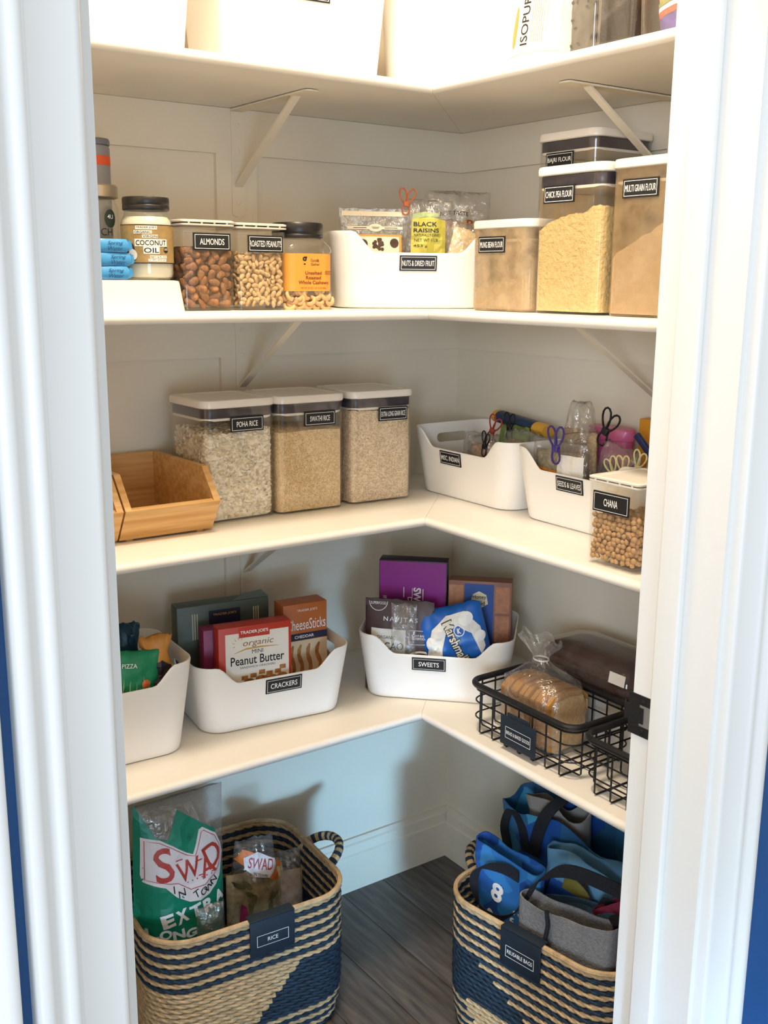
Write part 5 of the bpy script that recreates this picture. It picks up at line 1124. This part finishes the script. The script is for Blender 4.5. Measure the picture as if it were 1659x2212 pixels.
# spice mix bag and nut bag beside it
th, wr = bag('spice_sack', 'clear bag of mixed dried goods with an orange band and small banner', 'bag', (-0.700, -0.215, 0.016), -8, 0.150, 0.352, 0.07, m_film, crumple=0.006, seed=102, topw=0.55, botw=1.05, nu=26, nv=34, freq=9)
filling(th, 'dried_mass', 0.125, 0.27, 0.05, mat('dried_mix', '#c4ac7c', 0.7, 0.6, 40, 0.7, 70), 106, z=0.006)
printed('orange_band', poly((-0.046, 0.316), (0.0, 0.286), (0.062, 0.240), (0.058, 0.282), (0.030, 0.312), (-0.030, 0.340)), th, mat('sack_orange', '#d9702c', 0.5, 0.1), wrap=wr, step=0.010)
b2 = printed('banner', poly((-0.030, 0.322), (0.0, 0.330), (0.040, 0.304), (0.044, 0.288), (0.022, 0.272), (-0.010, 0.282), (-0.030, 0.300)), th, m_spk, wrap=off(wr, 0.0009), step=0.010)
printed('lettering', words('SWAD', 0.006, 0.304, 0.056, 0.022, 0.01, rot=-16), b2, m_srd, wrap=off(wr, 0.0017), step=0.008)
printed('arc_lettering', words('IN TOWN', 0.002, 0.283, 0.030, 0.006, 0.005, rot=-18), b2, m_dark, wrap=off(wr, 0.0017), step=0.008)
printed('magenta_print', poly((-0.046, 0.16), (-0.022, 0.17), (-0.030, 0.215), (-0.040, 0.225)), th, mat('chilli_magenta', '#a02a5c', 0.5, 0.2), wrap=wr, step=0.01)
printed('leaf_shapes', join(*[ell(random.uniform(-0.045, 0.045), random.uniform(0.17, 0.265), 0.006, 0.013, 10, random.uniform(0, 180)) for _ in range(9)]), th, mat('dried_leaf', '#6d6a44', 0.7, 0.4, 60), wrap=wr)['kind'] = 'stuff'
th, wr = bag('nut_sack', 'clear bag of pale puffed grain at the right of RICE basket', 'bag', (-0.634, -0.205, 0.016), -14, 0.125, 0.290, 0.075, m_filmd, crumple=0.007, seed=103, topw=0.75)
filling(th, 'grain_mass', 0.105, 0.24, 0.056, mat('puffed_grain', '#c2a184', 0.8, 0.25, 60, 0.7, 90), 107)
th, wr = bag('sample_bag', 'small clear bag with a printed crest in front of the rice sack', 'bag', (-0.858, -0.330, 0.210), -6, 0.056, 0.118, 0.026, m_film, crumple=0.006, seed=104)
printed('crest', join(words('BEST TASTE', 0.0, 0.083, 0.034, 0.006), stroke([(-0.018, 0.066), (-0.005, 0.076), (0.008, 0.068), (0.018, 0.073)], 0.0012), stroke([(-0.014, 0.060), (0.0, 0.066), (0.014, 0.061)], 0.0012)), th, m_brp, wrap=off(wr, 0.0006))
# reusable bags
def facets(name, cols, scale):
    m = bpy.data.materials.new(name); m.use_nodes = True; nt = m.node_tree; N = nt.nodes; L = nt.links; b = N['Principled BSDF']; b.inputs['Roughness'].default_value = 0.5
    tc = N.new('ShaderNodeTexCoord'); vo = N.new('ShaderNodeTexVoronoi'); vo.inputs['Scale'].default_value = scale; vo.distance = 'MANHATTAN'
    L.new(tc.outputs['Object'], vo.inputs['Vector']); sp_ = N.new('ShaderNodeSeparateColor'); L.new(vo.outputs['Color'], sp_.inputs[0])
    rp = N.new('ShaderNodeValToRGB'); rp.color_ramp.interpolation = 'CONSTANT'
    for k, c in enumerate(cols):
        e = rp.color_ramp.elements[k] if k < 2 else rp.color_ramp.elements.new(k/len(cols))
        e.position = k/len(cols); e.color = (*S(c), 1)
    L.new(sp_.outputs[0], rp.inputs[0]); L.new(rp.outputs[0], b.inputs['Base Color'])
    return m
m_f1 = facets('tote_blue_facets', ['#2a62b0', '#3a86cc', '#2f74bf', '#58a8d8', '#2350a0'], 16); m_f2 = facets('tote_teal_facets', ['#2f6f9c', '#3f8fb8', '#2c5f8c', '#4a9ac0', '#1f4f9c'], 11)
m_strap = mat('black_webbing', '#0e1420', 0.7, 0.2, 60, 0.4, 300); m_felt = mat('grey_felt', '#7d7f84', 0.9, 0.18, 160, 0.6, 300); m_bfelt = mat('blue_grey_cloth', '#3f6078', 0.85, 0.15, 60, 0.4, 200)
m_lin = mat('grey_lining', '#8f8c8a', 0.8, 0.08, 30, 0.3, 60); m_mag = mat('magenta_cloth', '#7a1d3f', 0.7, 0.15, 40, 0.3, 120); m_redc = mat('red_cloth', '#b8321f', 0.6, 0.15, 30, 0.4, 60)
m_blu = mat('royal_cloth', '#2456b0', 0.6, 0.12, 30, 0.3, 80); m_sky = mat('sky_cloth', '#5f95bd', 0.7, 0.12, 20, 0.3, 60); m_olv = mat('olive_cloth', '#7a7434', 0.7, 0.12, 30)
def tote(name, label, loc, rz, w_, d_, h_, m, rx=0, ry=0, wav=0.012, seed=0, rim_m=None, lean=0.0, top=None):
    """open soft bag: double-sided cloth shell with a wavy mouth"""
    t = thing(name, label, 'bag', loc, rz, 'reusable shopping bags', rx, ry); base = dense(rrect(w_, d_, min(d_*0.4, 0.03), 4), 0.012)
    def q(p, v, i):
        k = 0.86+0.14*v; n_ = nz3(p[0]*1.2+seed, p[1]*1.2, v*0.4, 14)
        hz = h_+(top(p[0]/w_, p[1]/d_) if top else 0)+wav*nz3(p[0]+seed, p[1], 0.5, 16)
        return (p[0]*(k)-math.copysign(i, p[0])+0.010*n_*v, p[1]*(k)-math.copysign(min(i, abs(p[1])), p[1])+0.012*n_*v-lean*v*v, hz*v)
    vs_l = [0, 0.15, 0.3, 0.45, 0.6, 0.75, 0.9, 1.0]
    mb = MB().loft([[q(p, v, 0) for p in base] for v in vs_l] + [[q(p, v, 0.0025) for p in base] for v in reversed(vs_l[1:])] + [[q(p, 0.01, 0.003) for p in base]])
    obj('cloth_body', mb, m, t, smooth=70)
    def wrap(x, z):
        v = z/h_; c = q((x/(0.86+0.14*v), -d_/2), v, 0); return (x, c[1]-0.0015, z)
    return t, wrap
# big teal tote at the back
t, wr = tote('shopping_tote', 'large teal-blue faceted tote bag at the back of the basket', (-0.146, -0.598, 0.016), -82, 0.320, 0.112, 0.380, m_f2, wav=0.03, seed=3, top=lambda u, v: 0.045*(1-(2*u+0.1)**2)+0.03*v)
obj('strap', MB().ribbon([(-0.055, -0.058, 0.31), (-0.040, -0.062, 0.375), (-0.020, -0.052, 0.428), (0.005, -0.015, 0.455), (0.020, 0.03, 0.440)], (0.030, 0, 0), 0.002), m_strap, t)
obj('strap', MB().ribbon([(-0.125, -0.055, 0.29), (-0.135, -0.060, 0.345), (-0.120, -0.058, 0.390), (-0.090, -0.058, 0.365), (-0.075, -0.058, 0.31)], (0.022, 0.0, 0.004), 0.002), m_strap, t)
t, wr = tote('liner_bag', 'crumpled grey bag stuffed inside the teal tote', (-0.150, -0.560, 0.018), -80, 0.150, 0.060, 0.408, m_lin, wav=0.03, seed=9)
t, wr = tote('shopping_tote', 'sky-blue tote with royal band at the right of the basket', (-0.222, -0.715, 0.017), -80, 0.190, 0.050, 0.385, m_sky, wav=0.02, seed=12)
printed('royal_band', rect(-0.085, 0.080, 0.27, 0.325), t, m_blu, wrap=wr, step=0.012)
printed('olive_patch', poly((-0.040, 0.315), (0.030, 0.315), (0.020, 0.355), (-0.010, 0.362), (-0.034, 0.345)), t, m_olv, wrap=off(wr, 0.0008), step=0.012)
obj('strap', MB().ribbon([(-0.070, -0.040, 0.300), (-0.050, -0.044, 0.348), (-0.012, -0.046, 0.370), (0.030, -0.044, 0.350), (0.050, -0.042, 0.315)], [(0, 0, 0.012), (0.004, 0, 0.012), (0, 0, 0.012), (-0.004, 0, 0.012), (0, 0, 0.012)], 0.002), m_strap, t)
obj('strap', MB().ribbon([(0.070, -0.046, 0.26), (0.068, -0.050, 0.32), (0.082, -0.052, 0.355), (0.104, -0.050, 0.345), (0.112, -0.048, 0.28)], (0.020, 0, 0), 0.002), m_strap, t)
# blue numbered bag at the front left
t, wr = tote('shopping_tote', 'bright blue faceted bag with a white figure 8', (-0.319, -0.594, 0.016), -84, 0.172, 0.040, 0.372, m_f1, wav=0.006, seed=5, top=lambda u, v: -0.015*u)
printed('number', words('8', -0.010, 0.288, 0.030, 0.042, 0.035, rot=-12), t, m_ink, wrap=wr, step=0.012)
printed('lettering', join(words('men.c', 0.030, 0.235, 0.062, 0.016, 0.03, rot=72), words('O', -0.028, 0.222, 0.030, 0.040, 0.03, rot=-10)), t, m_ink, wrap=wr, step=0.012)
obj('strap', MB().ribbon([(0.050, -0.028, 0.352), (0.015, -0.034, 0.357), (-0.035, -0.040, 0.342), (-0.056, -0.042, 0.310), (-0.050, -0.044, 0.270), (-0.020, -0.045, 0.243), (0.020, -0.045, 0.252), (0.058, -0.044, 0.285), (0.085, -0.042, 0.330), (0.105, -0.038, 0.372), (0.150, -0.030, 0.412), (0.210, -0.020, 0.424), (0.330, -0.006, 0.420)],
    [(0, 0, 0.024), (0.006, 0, 0.024), (0.016, 0, 0.017), (0.022, 0, 0.004), (0.020, 0, -0.010), (0.006, 0, -0.022), (-0.009, 0, -0.021), (-0.015, 0, -0.018), (-0.018, 0, -0.016), (-0.016, 0, -0.019), (-0.006, 0, -0.028), (0, 0, -0.030), (0, 0, -0.030)], 0.0025), m_strap, t)
t, wr = tote('cloth_bag', 'blue-grey cloth bag with a dark snap behind the felt tote', (-0.276, -0.765, 0.017), -78, 0.190, 0.030, 0.332, m_bfelt, wav=0.01, seed=15, top=lambda u, v: 0.05*u)
obj('snap', MB().lathe([(0.0065, 0), (0.006, 0.002), (0.003, 0.003)], 14, T=Matrix.Translation((0.030, -0.022, 0.300)) @ Matrix.Rotation(R(90), 4, 'X')), m_strap, t)
obj('strap', MB().ribbon([(-0.055, -0.022, 0.24), (-0.050, -0.026, 0.30), (-0.034, -0.030, 0.312), (-0.020, -0.032, 0.26)], (0.028, 0, 0), 0.002), m_strap, t)
t, wr = tote('folded_bag', 'folded magenta cloth bag behind the felt tote', (-0.258, -0.846, 0.018), -74, 0.130, 0.030, 0.385, m_mag, wav=0.006, seed=17, top=lambda u, v: 0.11*u)
printed('lettering', words('li', 0.030, 0.318, 0.020, 0.026, 0.02), t, m_ink, wrap=wr, step=0.01)
t, wr = tote('felt_tote', 'grey felt tote at the front right of the basket', (-0.338, -0.780, 0.016), -78, 0.218, 0.045, 0.345, m_felt, wav=0.004, seed=19, top=lambda u, v: 0.03*u*u+0.02*u)
obj('cord', MB().tube([(-0.030, -0.0275, 0.348), (-0.024, -0.0300, 0.320), (-0.028, -0.0310, 0.290), (-0.022, -0.0300, 0.250)], 0.0045, 7), m_strap, t)
t = thing('red_pouch', 'small red cloth pouch poking out behind the felt tote', 'pouch', (-0.298, -0.868, 0.262), -78)
obj('pouch_body', blob(lambda u, v: (0.030*math.sin(v)*math.cos(u)*(1+0.12*math.cos(3*u)), 0.022*math.sin(v)*math.sin(u), 0.048-0.048*math.cos(v)+0.006*math.cos(2*u)*math.sin(v)), 16, 12), m_redc, t, smooth=80)
obj('pouch_neck', MB().lathe([(0.016, 0.088), (0.009, 0.096), (0.013, 0.108), (0.018, 0.116)], 14), m_strap, t)
